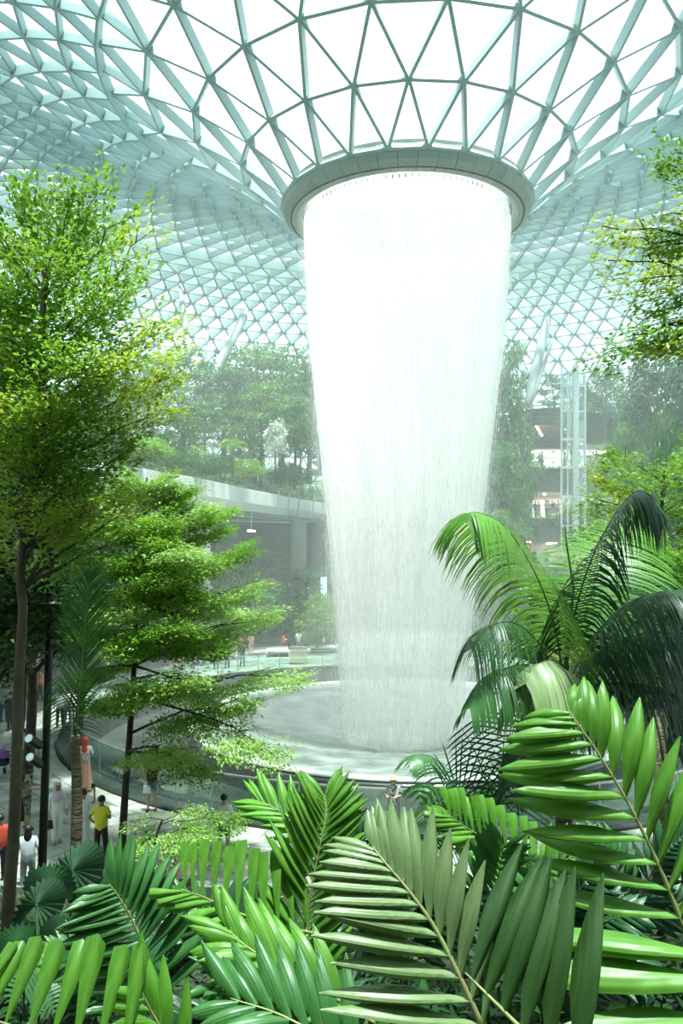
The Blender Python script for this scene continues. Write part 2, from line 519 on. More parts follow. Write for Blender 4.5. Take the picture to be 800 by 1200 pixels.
# ---------------------------------------------------------------- the waterfall
WPROF = [(0.0-.9,2.75),(0,2.85),(1.5,2.95),(3,3.08),(5,3.25),(7,3.45),(9,3.65),(11,3.87),(13,4.1),(15,4.33),(17,4.55),(19,4.73),(21,4.86),(22.5,4.93),(23.95,4.97)]
def wr(z):
    for (z0, r0), (z1, r1) in zip(WPROF, WPROF[1:]):
        if z <= z1:
            return r0 + (r1-r0)*(z-z0)/(z1-z0)
    return WPROF[-1][1]
def water_mat(name, lo, hi, seed, sx=20.0, sz=.35, blo=.50, top=1.0):
    m = bpy.data.materials.new(name); m.use_nodes = True
    nt = m.node_tree; N = nt.nodes; L = nt.links
    b = N['Principled BSDF']; b.inputs['Base Color'].default_value=(.97,.99,.98,1); b.inputs['Roughness'].default_value=.5
    t = N.new('ShaderNodeBsdfTranslucent'); t.inputs['Color'].default_value=(.97,.99,.98,1)
    x = N.new('ShaderNodeMixShader'); x.inputs[0].default_value=.5
    L.new(b.outputs[0], x.inputs[1]); L.new(t.outputs[0], x.inputs[2])
    uv = N.new('ShaderNodeTexCoord')
    mp = N.new('ShaderNodeMapping'); mp.inputs['Location'].default_value=(seed, seed*.7, 0); mp.inputs['Scale'].default_value=(sx, sz, 1)
    L.new(uv.outputs['UV'], mp.inputs['Vector'])
    nz = N.new('ShaderNodeTexNoise'); nz.inputs['Scale'].default_value=1.0; nz.inputs['Detail'].default_value=4; nz.inputs['Roughness'].default_value=.65
    L.new(mp.outputs[0], nz.inputs['Vector'])
    mp2 = N.new('ShaderNodeMapping'); mp2.inputs['Location'].default_value=(seed*2, 0, 0); mp2.inputs['Scale'].default_value=(1.3, .05, 1)
    L.new(uv.outputs['UV'], mp2.inputs['Vector'])
    nb = N.new('ShaderNodeTexNoise'); nb.inputs['Scale'].default_value=1.0; nb.inputs['Detail'].default_value=2
    L.new(mp2.outputs[0], nb.inputs['Vector'])
    ad = N.new('ShaderNodeMath'); ad.operation='ADD'; L.new(nz.outputs['Fac'], ad.inputs[0]); L.new(nb.outputs['Fac'], ad.inputs[1])
    sep = N.new('ShaderNodeSeparateXYZ'); L.new(uv.outputs['UV'], sep.inputs[0])
    h = N.new('ShaderNodeMapRange'); h.inputs['From Min'].default_value=4; h.inputs['From Max'].default_value=22
    h.inputs['To Min'].default_value=0; h.inputs['To Max'].default_value=top*.55
    L.new(sep.outputs['Y'], h.inputs['Value'])
    ad2 = N.new('ShaderNodeMath'); ad2.operation='ADD'; L.new(ad.outputs[0], ad2.inputs[0]); L.new(h.outputs[0], ad2.inputs[1])
    r = N.new('ShaderNodeMapRange'); r.inputs['From Min'].default_value=.82; r.inputs['From Max'].default_value=1.30
    r.inputs['To Min'].default_value=lo; r.inputs['To Max'].default_value=hi
    L.new(ad2.outputs[0], r.inputs['Value'])
    tr = N.new('ShaderNodeBsdfTransparent')
    y = N.new('ShaderNodeMixShader'); L.new(r.outputs[0], y.inputs[0]); L.new(tr.outputs[0], y.inputs[1]); L.new(x.outputs[0], y.inputs[2])
    L.new(y.outputs[0], N['Material Output'].inputs['Surface'])
    return m
fall = empty('waterfall', (CX, CY, -.9), label='tall white column of water falling from the roof ring into the basin', cat='waterfall')
def sheet(scale, lo, hi, seed, name, top=1.0):
    nn = 120; vs, fs, uvs = [], [], []
    zs = np.linspace(-.85, 23.9, 40)
    for z in zs:
        for k in range(nn+1):
            a = 2*math.pi*k/nn
            r_ = wr(z)*scale*(1+.012*math.sin(9*a+seed)+.01*math.sin(17*a+2*seed))
            vs.append((CX+r_*math.cos(a)-.012*(23.9-z), CY+r_*math.sin(a), z)); uvs.append((a*4.4, z))
    for i in range(len(zs)-1):
        for k in range(nn):
            fs.append((i*(nn+1)+k, i*(nn+1)+k+1, (i+1)*(nn+1)+k+1, (i+1)*(nn+1)+k))
    me = mesh(name, vs, fs, True)
    ul = me.uv_layers.new(name='UVMap')
    li = np.empty(len(me.loops), dtype=np.int32); me.loops.foreach_get('vertex_index', li)
    ul.data.foreach_set('uv', np.array(uvs, dtype=np.float32)[li].ravel())
    return link(name, me, water_mat(name, lo, hi, seed, top=top), fall)
sheet(1.0, .14, .62, 1.3, 'water_sheet')
sheet(.93, .12, .58, 4.1, 'inner_water_sheet')
# falling strands and drops
def strands(n, rs, name, m, lmin, lmax, wmin, wmax, edge=None):
    z = NP.uniform(-.8, 23.6, n) if edge is None else NP.uniform(edge[0], edge[1], n)
    a = NP.uniform(0, 2*math.pi, n)
    rz = np.array([wr(q) for q in z])
    rr = rz*(1+np.abs(NP.normal(0, rs, n))*np.clip((24.5-z)/16, .02, 1.6)*NP.choice([-1.6,1.0], n, p=[.4,.6]))
    L_ = NP.uniform(lmin, lmax, n); W_ = NP.uniform(wmin, wmax, n)
    x = CX + rr*np.cos(a) - .012*(23.9-z); y = CY + rr*np.sin(a)
    z1 = np.minimum(z+L_, 23.9)
    V = np.zeros((n, 5, 3)); ph = NP.uniform(0, 6.28, n)
    for k in range(3):
        V[:, k, 0] = x + W_*np.cos(ph+k*2.094); V[:, k, 1] = y + W_*np.sin(ph+k*2.094); V[:, k, 2] = z + (z1-z)*.35
    V[:, 3] = np.stack([x, y, z], 1); V[:, 4] = np.stack([x, y, z1], 1)
    fb = np.array([(0,1,4),(1,2,4),(2,0,4),(1,0,3),(2,1,3),(0,2,3)])
    Fc = (fb[None] + (np.arange(n)*5)[:, None, None]).reshape(-1, 3)
    me = bpy.data.meshes.new(name); me.from_pydata(V.reshape(-1,3), [], Fc.tolist())
    link(name, me, m, fall, kind='stuff')
M['drop'] = mat('white_water', (.93,.97,.95), .4, trans=.5)
strands(14000, .05, 'water_strands', M['drop'], .15, 1.0, .003, .009)
strands(26000, .08, 'spray_drops', M['drop'], .03, .16, .003, .007)

def mist_mat(name, dens):
    pl = bpy.data.materials.new(name); pl.use_nodes = True
    nt = pl.node_tree; nt.nodes.remove(nt.nodes['Principled BSDF'])
    v_ = nt.nodes.new('ShaderNodeVolumeScatter'); v_.inputs['Color'].default_value=(.985,1.0,.99,1); v_.inputs['Density'].default_value=dens
    nt.links.new(v_.outputs[0], nt.nodes['Material Output'].inputs['Volume'])
    return pl
mb = MB(); mb.arc_slab(CX-.12, CY, [(.01,.08)] + [(wr(z)*1.06, z) for z in (.08,1,2,3.5,6,10,15,20,23.6)] + [(.01,23.6)], 0, 2*math.pi, 48)
mb.build('spray_mist', mist_mat('spray_mist', .040), fall)
mb = MB(); mb.arc_slab(CX-.12, CY, [(.01,.06),(8.6,.06),(7.2,1),(5.6,2.6),(4.7,5),(4.4,9),(4.7,13),(4.9,15),(.01,15)], 0, 2*math.pi, 48)
mb.build('low_spray_mist', mist_mat('low_spray_mist', .035), fall)
# ---------------------------------------------------------------- pale curved terrace on the left
def offset_path(path, d):
    out = []
    for i, p in enumerate(path):
        t = (path[min(i+1, len(path)-1)] - path[max(i-1, 0)]); t.z = 0; t.normalize()
        out.append(p + Vector((t.y, -t.x, 0)) * d)       # to the right of travel
    return out
def spline(pts, n):
    """Catmull-Rom through pts"""
    pts = [Vector(p) for p in pts]; out = []
    P_ = [pts[0]*2-pts[1]] + pts + [pts[-1]*2-pts[-2]]
    m = len(pts)-1
    for i in range(n+1):
        u = i/n*m; k = min(int(u), m-1); t = u-k
        a, b, c, d = P_[k:k+4]
        out.append(0.5*((2*b)+(c-a)*t+(2*a-5*b+4*c-d)*t*t+(3*b-a-3*c+d)*t**3))
    return out
ZT, ZB = 12.75, 10.5
def atz(px, py, z):
    """world point at height z seen at pixel"""
    a, b = P(px, py, 10), P(px, py, 20)
    t = (z - a.z) / (b.z - a.z)
    return a + (b - a) * t
edge_px = [(20,508),(100,537),(170,550),(240,562),(310,577),(390,591),(470,600)]
edge_path = spline([atz(x, y, ZT) for x, y in edge_px], 60)
terrace = empty('terrace', edge_path[30], label='pale grey curved terrace edge with smooth panels running behind the trees to the waterfall', cat='terrace')
# panels: equal lengths along the path
def resample(path, step):
    out = [path[0]]; acc = 0
    for a, b in zip(path, path[1:]):
        L = (b-a).length; s = step-acc
        while s < L:
            out.append(a.lerp(b, s/L)); s += step
        acc = (acc+L) % step if L else acc
    return out
ep = resample(edge_path, 1.6)
prof = [(0,ZT-ZT),(.02,-.02),(0.06,-1.15),(-.08,-1.75),(-.5,-2.15),(-1.1,-2.25)]   # outward offset (right), z offset
lanes = [[p + Vector((0,0,z)) for p in offset_path(ep, o)] for o, z in prof]
lanes_in = [[p + Vector((0,0,z+.03)) for p in offset_path(ep, o-.12)] for o, z in prof]
for i in range(len(ep)-1):
    m_ = MB(); g = .012
    for la, li in ((lanes, lanes_in),):
        vs = []
        for j in range(len(prof)):
            for k, tt in ((i, g), (i, 1-g)):
                vs.append(la[j][k].lerp(la[j][k+1], tt))
        for j in range(len(prof)):
            for k, tt in ((i, g), (i, 1-g)):
                vs.append(li[j][k].lerp(li[j][k+1], tt))
        n2 = len(prof)*2; fs = []
        for j in range(len(prof)-1):
            fs.append((2*j, 2*j+2, 2*j+3, 2*j+1)); fs.append((n2+2*j, n2+2*j+1, n2+2*j+3, n2+2*j+2))
            fs.append((2*j, n2+2*j, n2+2*j+2, 2*j+2)); fs.append((2*j+1, 2*j+3, n2+2*j+3, n2+2*j+1))
        fs.append((0,1,n2+1,n2)); fs.append((n2-2, 2*n2-2, 2*n2-1, n2-1))
        m_.add(vs, fs)
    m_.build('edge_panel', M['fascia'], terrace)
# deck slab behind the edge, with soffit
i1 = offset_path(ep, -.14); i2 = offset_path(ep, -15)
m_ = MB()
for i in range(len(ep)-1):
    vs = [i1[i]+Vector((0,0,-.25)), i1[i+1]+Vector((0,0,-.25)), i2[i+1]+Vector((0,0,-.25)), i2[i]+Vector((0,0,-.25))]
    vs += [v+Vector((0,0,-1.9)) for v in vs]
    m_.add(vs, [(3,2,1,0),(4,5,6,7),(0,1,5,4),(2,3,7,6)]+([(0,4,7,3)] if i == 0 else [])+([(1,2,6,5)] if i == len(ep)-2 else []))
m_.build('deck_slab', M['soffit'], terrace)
# slanted bars standing in for the diagonal brace shadows on the terrace panels
for px_ in (318, 330, 347, 362, 375, 383):
    q = min(ep, key=lambda p: abs((PX(p) or (0,))[0]-px_))
    m_ = MB(); a = q+Vector((.3,-.1,-2.0)); m_.tube([a, a+Vector((.25,0,2.3))], .07, 6); m_.build('shadow_brace', M['steel'], terrace)
# concrete columns under the terrace
def ccol(px_, d, r, label, top=ZB+.1):
    b = P(px_, 700, d); b.z = 0
    e = empty('concrete_column', b, label=label, cat='column')
    m_ = MB(); m_.tube([b, b+Vector((0,0,top-.5))], r, 20); m_.build('shaft', M['concrete'], e, smooth=True)
    m_ = MB(); m_.tube([b+Vector((0,0,top-.5)), b+Vector((0,0,top))], [r, r*1.15], 20); m_.build('capital', M['concrete'], e)
ccol(237, 57, .55, 'round grey column under the terrace behind the layered bright tree')
ccol(349, 76, .8, 'hazy wide column under the terrace close to the waterfall')
ccol(120, 46, .5, 'shaded column under the left end of the terrace behind foliage')
# recessed wall under the terrace and far wall round the hall
def wall(name, a, b, z0, z1, m, th=.4):
    mb = MB(); a = Vector((a[0], a[1], 0)); b = Vector((b[0], b[1], 0))
    mb.beam(a+Vector((0,0,(z0+z1)/2)), b+Vector((0,0,(z0+z1)/2)), th, z1-z0)
    o = mb.build(name, m); o['kind'] = 'structure'; return o
wall('wall_left', (-27, 18), (-22, 62), 0, 10.4, M['darkwall'])
wall('wall_back', (-22, 62), (-4, 86), 0, 10.4, M['darkwall'])
wall('wall_far', (-4, 86), (22, 88), 0, 11.5, M['darkwall'])
wall('wall_right', (22, 88), (48, 62), 0, 20.5, M['darkwall'])
# planted slopes: terrace ground for the forest
def ground(name, fn, xs, ys, m, kind='structure'):
    vs, fs = [], []
    for y in ys:
        for x in xs: vs.append((x, y, fn(x, y)))
    nx = len(xs)
    for j in range(len(ys)-1):
        for i in range(nx-1):
            fs.append((j*nx+i, j*nx+i+1, (j+1)*nx+i+1, (j+1)*nx+i))
    o = link(name, mesh(name, vs, fs, True), m)
    o['kind'] = kind
    return o
# forest ground behind the terrace: stepped band following the terrace edge
fo = [(-2.5, ZT-.15), (-6, ZT+.3), (-10, ZT+1.5), (-16, ZT+3.5), (-26, ZT+4.5)]
lanes = [[Vector((p.x, p.y, z)) for p in offset_path(ep, o)] for o, z in fo]
vs, fs = [], []
for l in lanes: vs += l
n_ = len(ep)
for j in range(len(fo)-1):
    for i in range(n_-1): fs.append((j*n_+i, j*n_+i+1, (j+1)*n_+i+1, (j+1)*n_+i))
o = link('planting_hill', mesh('planting_hill', vs, fs, True), M['soil']); o['kind'] = 'structure'; o['label']='planted hill above the pale terrace'
del o['label']

# ---------------------------------------------------------------- tiered building on the right
bld = empty('terraced_building', (25, 80, 0), label='hazy building of planted balcony tiers behind the waterfall on its right', cat='building')
DB = 78.0
def bx(name, x0, x1, y0, y1, d0, d1, m, parent=bld, d=DB):
    """box spanning pixel columns x0..x1, pixel rows y0..y1 at depth d, from depth d0 to d1"""
    a, b = P(x0, y1, d), P(x1, y0, d)
    mb = MB(); mb.box(a.x, b.x, d0, d1, a.z, b.z)
    return mb.build(name, m, parent)
# ledges
for (x0, x1, yt, yb, nm) in ((607, 742, 549, 577, 1), (607, 790, 607, 633, 2), (600, 800, 664, 684, 3)):
    e = bx('balcony_ledge', x0, x1, yt, yb, DB-.2, DB+9, M['soffit'])
    # glass balustrade on it
    pa = P(x0, yt, DB).x; pb = P(x1, yt, DB).x; z = P(0, yt, DB).z
    k = 0
    x = pa
    while x < pb-.5:
        mb = MB(); mb.box(x+.03, min(x+1.9, pb)-.03, DB-.1, DB-.07, z, z+1.05); mb.build('glass_panel', M['railglass'], e)
        x += 1.9
    mb = MB(); mb.box(pa, pb, DB-.12, DB-.05, z+1.05, z+1.1); mb.build('handrail', M['steel'], e)
bx('back_wall', 607, 800, 515, 549, DB+6, DB+6.4, M['white'])
bx('back_wall', 607, 800, 577, 607, DB+6, DB+6.4, M['beige'])
bx('back_wall', 607, 800, 633, 664, DB+6, DB+6.4, M['concrete'])
for (x_, y_, w_) in ((628,535,900),(668,535,1000),(705,535,900),(628,583,500),(668,583,700),(705,583,500),(650,636,300)):
    ld = bpy.data.lights.new('downlight_and_fill', 'AREA'); ld.energy = w_; ld.size = 2.5; ld.color = (1,.9,.8)  # area lamps added to brighten the dark building interiors
    lo = bpy.data.objects.new('downlight_and_fill', ld); lo.location = P(x_, y_, DB+3.2); COL.objects.link(lo)
bx('side_wall', 620, 634, 637, 664, DB+3, DB+6, M['beige'])
bx('side_wall', 603, 613, 497, 668, DB+.2, DB+6.4, M['darkwall'])
bx('upper_wall', 688, 742, 485, 519, DB-.5, DB+5, M['darkwall'])
bx('upper_wall', 627, 690, 512, 524, DB+1, DB+5, M['darkwall'])
bx('ceiling_slab', 627, 742, 518, 526, DB+1, DB+6, M['white'])
for (x, y) in ((650, 527), (672,527),(705,523)):
    bx('downlight_and_fill', x, x+3, y, y+2, DB+1.1, DB+1.3, M['blackmetal'])
# round parapet drum
c0 = P(637, 495, DB+2)
mb = MB()
rr_ = 2.3
zt, zb = P(0, 478, DB).z, P(0, 498, DB).z
for k in range(4):
    za = zb + (zt-zb)*k/4; zc_ = zb + (zt-zb)*(k+.88)/4
    mb = MB(); mb.arc_slab(c0.x, c0.y, [(rr_,za),(rr_,zc_),(rr_-.3,zc_),(rr_-.3,za)], 0, 2*math.pi, 40); mb.build('parapet_band', M['darkwall'], bld)
mb = MB(); mb.arc_slab(c0.x, c0.y, [(rr_-.08,zb),(rr_-.08,zt-.1),(.1,zt-.1),(.1,zb)], 0, 2*math.pi, 40); mb.build('parapet_core', M['soffit'], bld)
# raked soffit below the drum
a, b = P(616, 497, DB+1), P(661, 497, DB+1); c, d_ = P(661, 512, DB+4), P(628, 512, DB+4)
mb = MB(); vs = [a, b, c, d_]; vs += [v+Vector((0,0,.3)) for v in vs]
mb.add(vs, [(0,3,2,1),(4,5,6,7),(0,1,5,4),(1,2,6,5),(2,3,7,6),(3,0,4,7)]); mb.build('raked_soffit', M['beige'], bld)
def lamp(x0, y0, x1, y1, d, m, w=.16):
    mb = MB(); mb.beam(P(x0,y0,d), P(x1,y1,d), w, w); mb.build('light_strip', m, bld)
lamp(627, 497, 635, 511, DB+.8, M['pinklamp'])
lamp(632, 573.5, 639, 580, DB+1.5, M['pinklamp'])
lamp(621, 573.5, 625, 576, DB+1.5, M['pinklamp'])
lamp(640, 637, 652, 637, DB+2.5, M['warmlamp'])
lamp(617, 635, 622, 635, DB+2.5, M['warmlamp'])
# lower dark levels
bx('green_wall', 560, 800, 684, 776, DB+4, DB+4.4, mat('moss_wall', (.04,.09,.05), .9, noise=(1.1,(.02,.04,.03),5)))
# glass lift tower
tower = empty('lift_tower', P(671, 560, DB-3), label='white-framed glass lift tower rising in front of the tiered building', cat='tower')
def tb(name, x0, y0, x1, y1, d, w, m):
    mb = MB(); mb.beam(P(x0,y0,d), P(x1,y1,d), w, w); mb.build(name, m, tower)
TD = DB-3
for x in (657.5, 665, 674, 685.5):
    tb('post', x, 665, x, 428 if x in (657.5, 674) else 438, TD, .5 if x == 674 else .14, M['white'])
for x in (660, 668, 684):
    tb('back_post', x, 665, x, 440, TD+2, .12, M['steel'])
for y in (452, 482, 515, 548, 582, 616, 650):
    for (xa, xb) in ((657,674),(674,686)):
        tb('cross_bar', xa, y, xb, y, TD, .22 if xa == 657 else .12, M['white'])
    tb('cross_bar', 657, y-8, 674, y-6, TD+2, .1, M['white'])
ys_ = [432,452,482,515,548,582,616,650]
for y0, y1 in zip(ys_, ys_[1:]):
    for x0, x1 in ((658,665),(666,673),(675,685)):
        a, b = P(x0, y1-1, TD), P(x1, y0+1, TD)
        mb = MB(); mb.box(a.x, b.x, TD-.03, TD+.03, a.z, b.z); mb.build('glass_pane', M['liftglass'], tower)
mb = MB(); a, b = P(666, 520, TD+1), P(684, 494, TD+1); mb.box(a.x, b.x, TD+.5, TD+1.8, a.z, b.z); mb.build('lift_car', M['steel'], tower)
tb('counterweight', 670, 596, 670, 620, TD+1.5, .5, M['soffit'])

# ---------------------------------------------------------------- foreground slope under the plants
def slope(x, y):
    pts = [(-7, 5.2), (2, 5.0), (4, 4.0), (7, 3.2), (10, 2.6), (14, 1.5), (17.5, .35), (18.6, .12)]
    for (y0, z0), (y1, z1) in zip(pts, pts[1:]):
        if y <= y1: return z0 + (z1-z0)*(y-y0)/(y1-y0) + .12*math.sin(x*1.7+y*.9)*max(0, min(1, (18-y)/4))
    return .12
ground('planting_bank', slope, list(np.linspace(-24, 24, 61)), list(np.linspace(-6.8, 18.6, 40)), M['soil'])
# low kerb along the bank
mb = MB(); mb.box(-24, 24, 18.6, 18.95, -.05, .32); mb.build('trim_2', M['concrete'])['kind'] = 'structure'

wall('wall_light_block', (-34, -7), (34, -7), 0, 19, M['darkwall'], .5)  # unseen wall added behind the camera to darken ambient light on the foreground
wall('wall_left_side', (-34, -7), (-34, 22), 0, 15, M['darkwall'], .5)
wall('wall_right_side', (34, -7), (44, 40), 0, 15, M['darkwall'], .5)
# ---------------------------------------------------------------- far promenade: sign box, benches, steps
e = empty('information_stand', P(349, 779, 54.5), label='beige box stand behind the far glass balustrade', cat='sign')
a, b = P(340, 778, 54.6), P(359, 760, 54.6)
mb = MB(); mb.box(a.x, b.x, 54.6, 55.3, .03, b.z); mb.build('box', M['sign'], e)
mb = MB(); mb.box(a.x-.05, b.x+.05, 54.55, 55.35, b.z, b.z+.08); mb.build('top', M['soffit'], e)
mb = MB(); mb.box(a.x-.05, b.x+.05, 54.55, 55.35, .02, .1); mb.build('plinth', M['blackmetal'], e)
for i, (x0, x1, d, z) in enumerate(((312, 338, 58, .5), (362, 396, 60, .5), (364, 400, 66, 1.3), (366, 402, 71, 2.1))):
    e = empty('seat_step', P((x0+x1)/2, 770, d), label=['long grey ledge seat left of the beige stand','low ledge right of the beige stand','middle ledge stepped up behind the stand','highest ledge stepped up behind the stand'][i], cat='bench')
    a, b = P(x0, 770, d), P(x1, 770, d)
    mb = MB(); mb.box(a.x, b.x, d, d+1.2, z-.12, z); mb.build('seat', M['fascia'], e)
    mb = MB(); mb.box(a.x+.1, b.x-.1, d+.15, d+1.1, .02, z-.12); mb.build('base', M['darkwall'], e)
e = empty('hanging_banner', P(378, 690, 70), label='narrow pale blue display board hanging beside the waterfall under the terrace', cat='sign')
a, b = P(375.5, 702, 70), P(383, 676, 70)
mb = MB(); mb.box(a.x, b.x, 70, 70.15, a.z, b.z); mb.build('screen', M['bluesign'], e)
mb = MB(); mb.box(a.x-.08, b.x+.08, 70.16, 70.3, a.z-.1, b.z+.1); mb.build('frame', M['blackmetal'], e)
mb = MB(); mb.tube([Vector(((a.x+b.x)/2, 70.2, b.z)), Vector(((a.x+b.x)/2, 70.2, ZB))], .04, 6); mb.build('hanger', M['blackmetal'], e)
e = empty('ceiling_lamp', P(294, 622, 62), label='small white lamp strip under the terrace soffit', cat='lamp')
mb = MB(); mb.beam(P(290,622,62), P(299,622.4,62), .2, .15); mb.build('tube', M['whitelamp'], e)
mb = MB(); q = P(294.5,622,62); mb.tube([q+Vector((0,0,.1)), Vector((q.x,q.y,ZB+.2))], .04, 6); mb.build('stem', M['steel'], e)
# ---------------------------------------------------------------- leaves and trees
def lm(name, a, b, trans=.35, rough=.42, scale=1.2):
    return mat(name, a, rough, noise=(scale, b, 2), trans=trans)
M['leaf_bright'] = lm('bright_leaf', (.12,.29,.02), (.23,.42,.04), .38, .32)
M['leaf_yellow'] = lm('yellow_green_leaf', (.30,.42,.04), (.42,.52,.06), .42)
M['leaf_sunlit'] = lm('pale_lit_leaf', (.26,.44,.08), (.36,.54,.14), .35, .3)  # lighter leaf green with the sunlit sparkle put into its colour
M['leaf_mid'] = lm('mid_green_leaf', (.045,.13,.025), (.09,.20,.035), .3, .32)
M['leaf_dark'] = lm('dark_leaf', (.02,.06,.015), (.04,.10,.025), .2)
M['leaf_blue'] = lm('cool_green_leaf', (.04,.12,.05), (.09,.20,.08), .25)
M['leaf_silver'] = lm('silvery_leaf', (.45,.52,.42), (.62,.68,.60), .2)
M['leaf_forest'] = lm('forest_leaf', (.04,.14,.03), (.09,.25,.05), .3, scale=.5)
M['leaf_forest2'] = lm('olive_forest_leaf', (.08,.20,.04), (.17,.32,.07), .3, scale=.5)
M['bark'] = mat('brown_bark', (.10,.07,.045), .85, noise=(6, (.17,.13,.09), 5, (1,1,.35)), bump=(14,.5,(1,1,.4)))
M['bark_grey'] = mat('grey_bark', (.075,.06,.035), .8, noise=(5, (.13,.105,.065), 5, (1,1,.5)), bump=(10,.4))
M['bark_dark'] = mat('dark_bark', (.035,.025,.018), .85, noise=(6, (.06,.045,.03), 4), bump=(12,.4))

def unitv(a): return a / np.maximum(np.linalg.norm(a, axis=1, keepdims=True), 1e-9)
def leaf_arrays(pos, dirs, nrmv, L, W):
    dirs = unitv(dirs); side = unitv(np.cross(dirs, nrmv)); up = np.cross(side, dirs)
    L = L[:, None]; W = W[:, None]
    v = np.stack([pos, pos + dirs*L*.45 + side*W*.5 + up*L*.07, pos + dirs*L - up*L*.08, pos + dirs*L*.45 - side*W*.5 + up*L*.07], 1)
    return v.reshape(-1, 3)
def leaf_mesh(name, V):
    n = len(V)//4
    me = bpy.data.meshes.new(name)
    me.vertices.add(n*4); me.vertices.foreach_set('co', V.astype(np.float32).ravel())
    idx = (np.arange(n)*4)[:, None] + np.array([[0,1,2,0,2,3]])
    me.loops.add(n*6); me.loops.foreach_set('vertex_index', idx.ravel().astype(np.int32))
    me.polygons.add(n*2); me.polygons.foreach_set('loop_start', np.arange(n*2, dtype=np.int32)*3)
    me.polygons.foreach_set('loop_total', np.full(n*2, 3, dtype=np.int32))
    me.update(calc_edges=True)
    return me
def scatter_spray(a, b, width, n, ls, thick=.05, t0=.25, droop=.1, clump=None):
    """flat spray of leaves along limb a->b; returns leaf verts"""
    a = np.array(a); b = np.array(b); ax = b-a; L = np.linalg.norm(ax); ax /= L
    h = np.array([0,0,1.0]); sd = np.cross(ax, h); sd /= np.linalg.norm(sd); up = np.cross(sd, ax)
    nc = clump or max(4, n//22)
    # clumps on twigs
    tc_ = t0 + (1.04-t0)*NP.random(nc)**.8
    env = np.sin(np.clip((tc_-t0*.6)/(1.12-t0*.6), 0, 1)*math.pi)**.6
    sc_ = NP.uniform(-1, 1, nc)*env*width*.5
    cp = a + ax*(tc_*L)[:, None] + sd*sc_[:, None] + up*(NP.normal(0, thick, nc) - droop*np.abs(sc_))[:, None]
    k = NP.integers(0, nc, n)
    r = ls*1.7
    pos = cp[k] + ax*NP.normal(0, r, n)[:, None] + sd*NP.normal(0, r, n)[:, None] + h*NP.normal(0, r*.22, n)[:, None]
    out = ax[None]*NP.uniform(.2, 1.2, n)[:, None] + sd[None]*(np.sign(sc_[k])*NP.uniform(0,1,n) + NP.normal(0,.7,n))[:, None] + h*NP.normal(-.15, .25, n)[:, None]
    nr = h + NP.normal(0, .38, (n, 3))
    l = ls*NP.uniform(.7, 1.3, n)
    return leaf_arrays(pos, out, nr, l, l*.5), cp
def scatter_blob(c, rad, n, ls, shell=.45, flat=1.0):
    c = np.array(c); rad = np.array(rad)
    d = unitv(NP.normal(0, 1, (n, 3))); rr = (shell + (1-shell)*NP.random(n)**.5)[:, None]
    pos = c + d*rad*rr
    nr = d*.5 + np.array([0,0,.9])*flat + NP.normal(0, .4, (n, 3))
    dr = NP.normal(0, 1, (n, 3)) + d*.8; dr[:, 2] -= .4
    l = ls*NP.uniform(.7, 1.35, n)
    return leaf_arrays(pos, dr, nr, l, l*.55)

def curvy(a, b, sag=0.0, wob=.05, n=6):
    a, b = Vector(a), Vector(b); L = (b-a).length
    out = []
    for i in range(n+1):
        t = i/n
        p = a.lerp(b, t); s = math.sin(math.pi*t)
        out.append(p + Vector((rnd.uniform(-1,1)*wob*L*s, rnd.uniform(-1,1)*wob*L*s, rnd.uniform(-1,1)*wob*L*.5*s + sag*L*s)))
    return out

def designed_tree(name, label, trunk, tr_r, limbs, leafm, barkm, ls, dens, width=1.0, extra=None, mats2=None, group=None, twigs=2):
    """trunk: world pts; limbs: (trunk parameter 0..1, tip Vector, width, n leaves)"""
    e = empty(name, trunk[0], label=label, cat='tree', group=group)
    tp = spline(trunk, 24)
    mb = MB(); mb.tube(tp, [tr_r[0] + (tr_r[1]-tr_r[0])*(i/24)**.8 for i in range(25)], 10)
    mb.build('trunk', barkm, e, smooth=True)
    V = {0: [], 1: []}
    for li, (t, tip, w, n) in enumerate(limbs):
        a = tp[int(round(t*24))]
        r0 = (tr_r[0] + (tr_r[1]-tr_r[0])*t)*.55
        pts = curvy(a, tip, .06, .05)
        mb = MB(); mb.tube(pts, [max(.006, r0*(1-i/6*.9)) for i in range(7)], 6)
        for s in range(twigs*2):
            q = .35+.6*(s+.5)/(twigs*2); k = min(5, int(q*6)); p = pts[k].lerp(pts[k+1], q*6-k)
            ax = (tip-a).normalized(); sd = ax.cross(Vector((0,0,1))).normalized()*(1 if s % 2 else -1)
            en = p + (ax*.7+sd).normalized()*w*.42*(1.1-abs(q-.6)) + Vector((0,0,.03*w))
            mb.tube([p, p.lerp(en,.5)+Vector((0,0,.02)), en], [r0*.25+.003, r0*.15+.002, .002], 4, cap=False)
        mb.build('branch', barkm, e, smooth=True)
        v, cp = scatter_spray(a, tip, w, int(n*dens), ls, thick=.05*w+.03)
        V[1 if (mats2 and rnd.random() < .35) else 0].append(v)
    for kk, vv in V.items():
        if vv:
            o = link('foliage', leaf_mesh('foliage', np.concatenate(vv)), leafm if kk == 0 else mats2, e, kind='stuff')
    if extra is not None:
        for (vv, mm) in extra: link('foliage', leaf_mesh('foliage', vv), mm, e, kind='stuff')
    return e

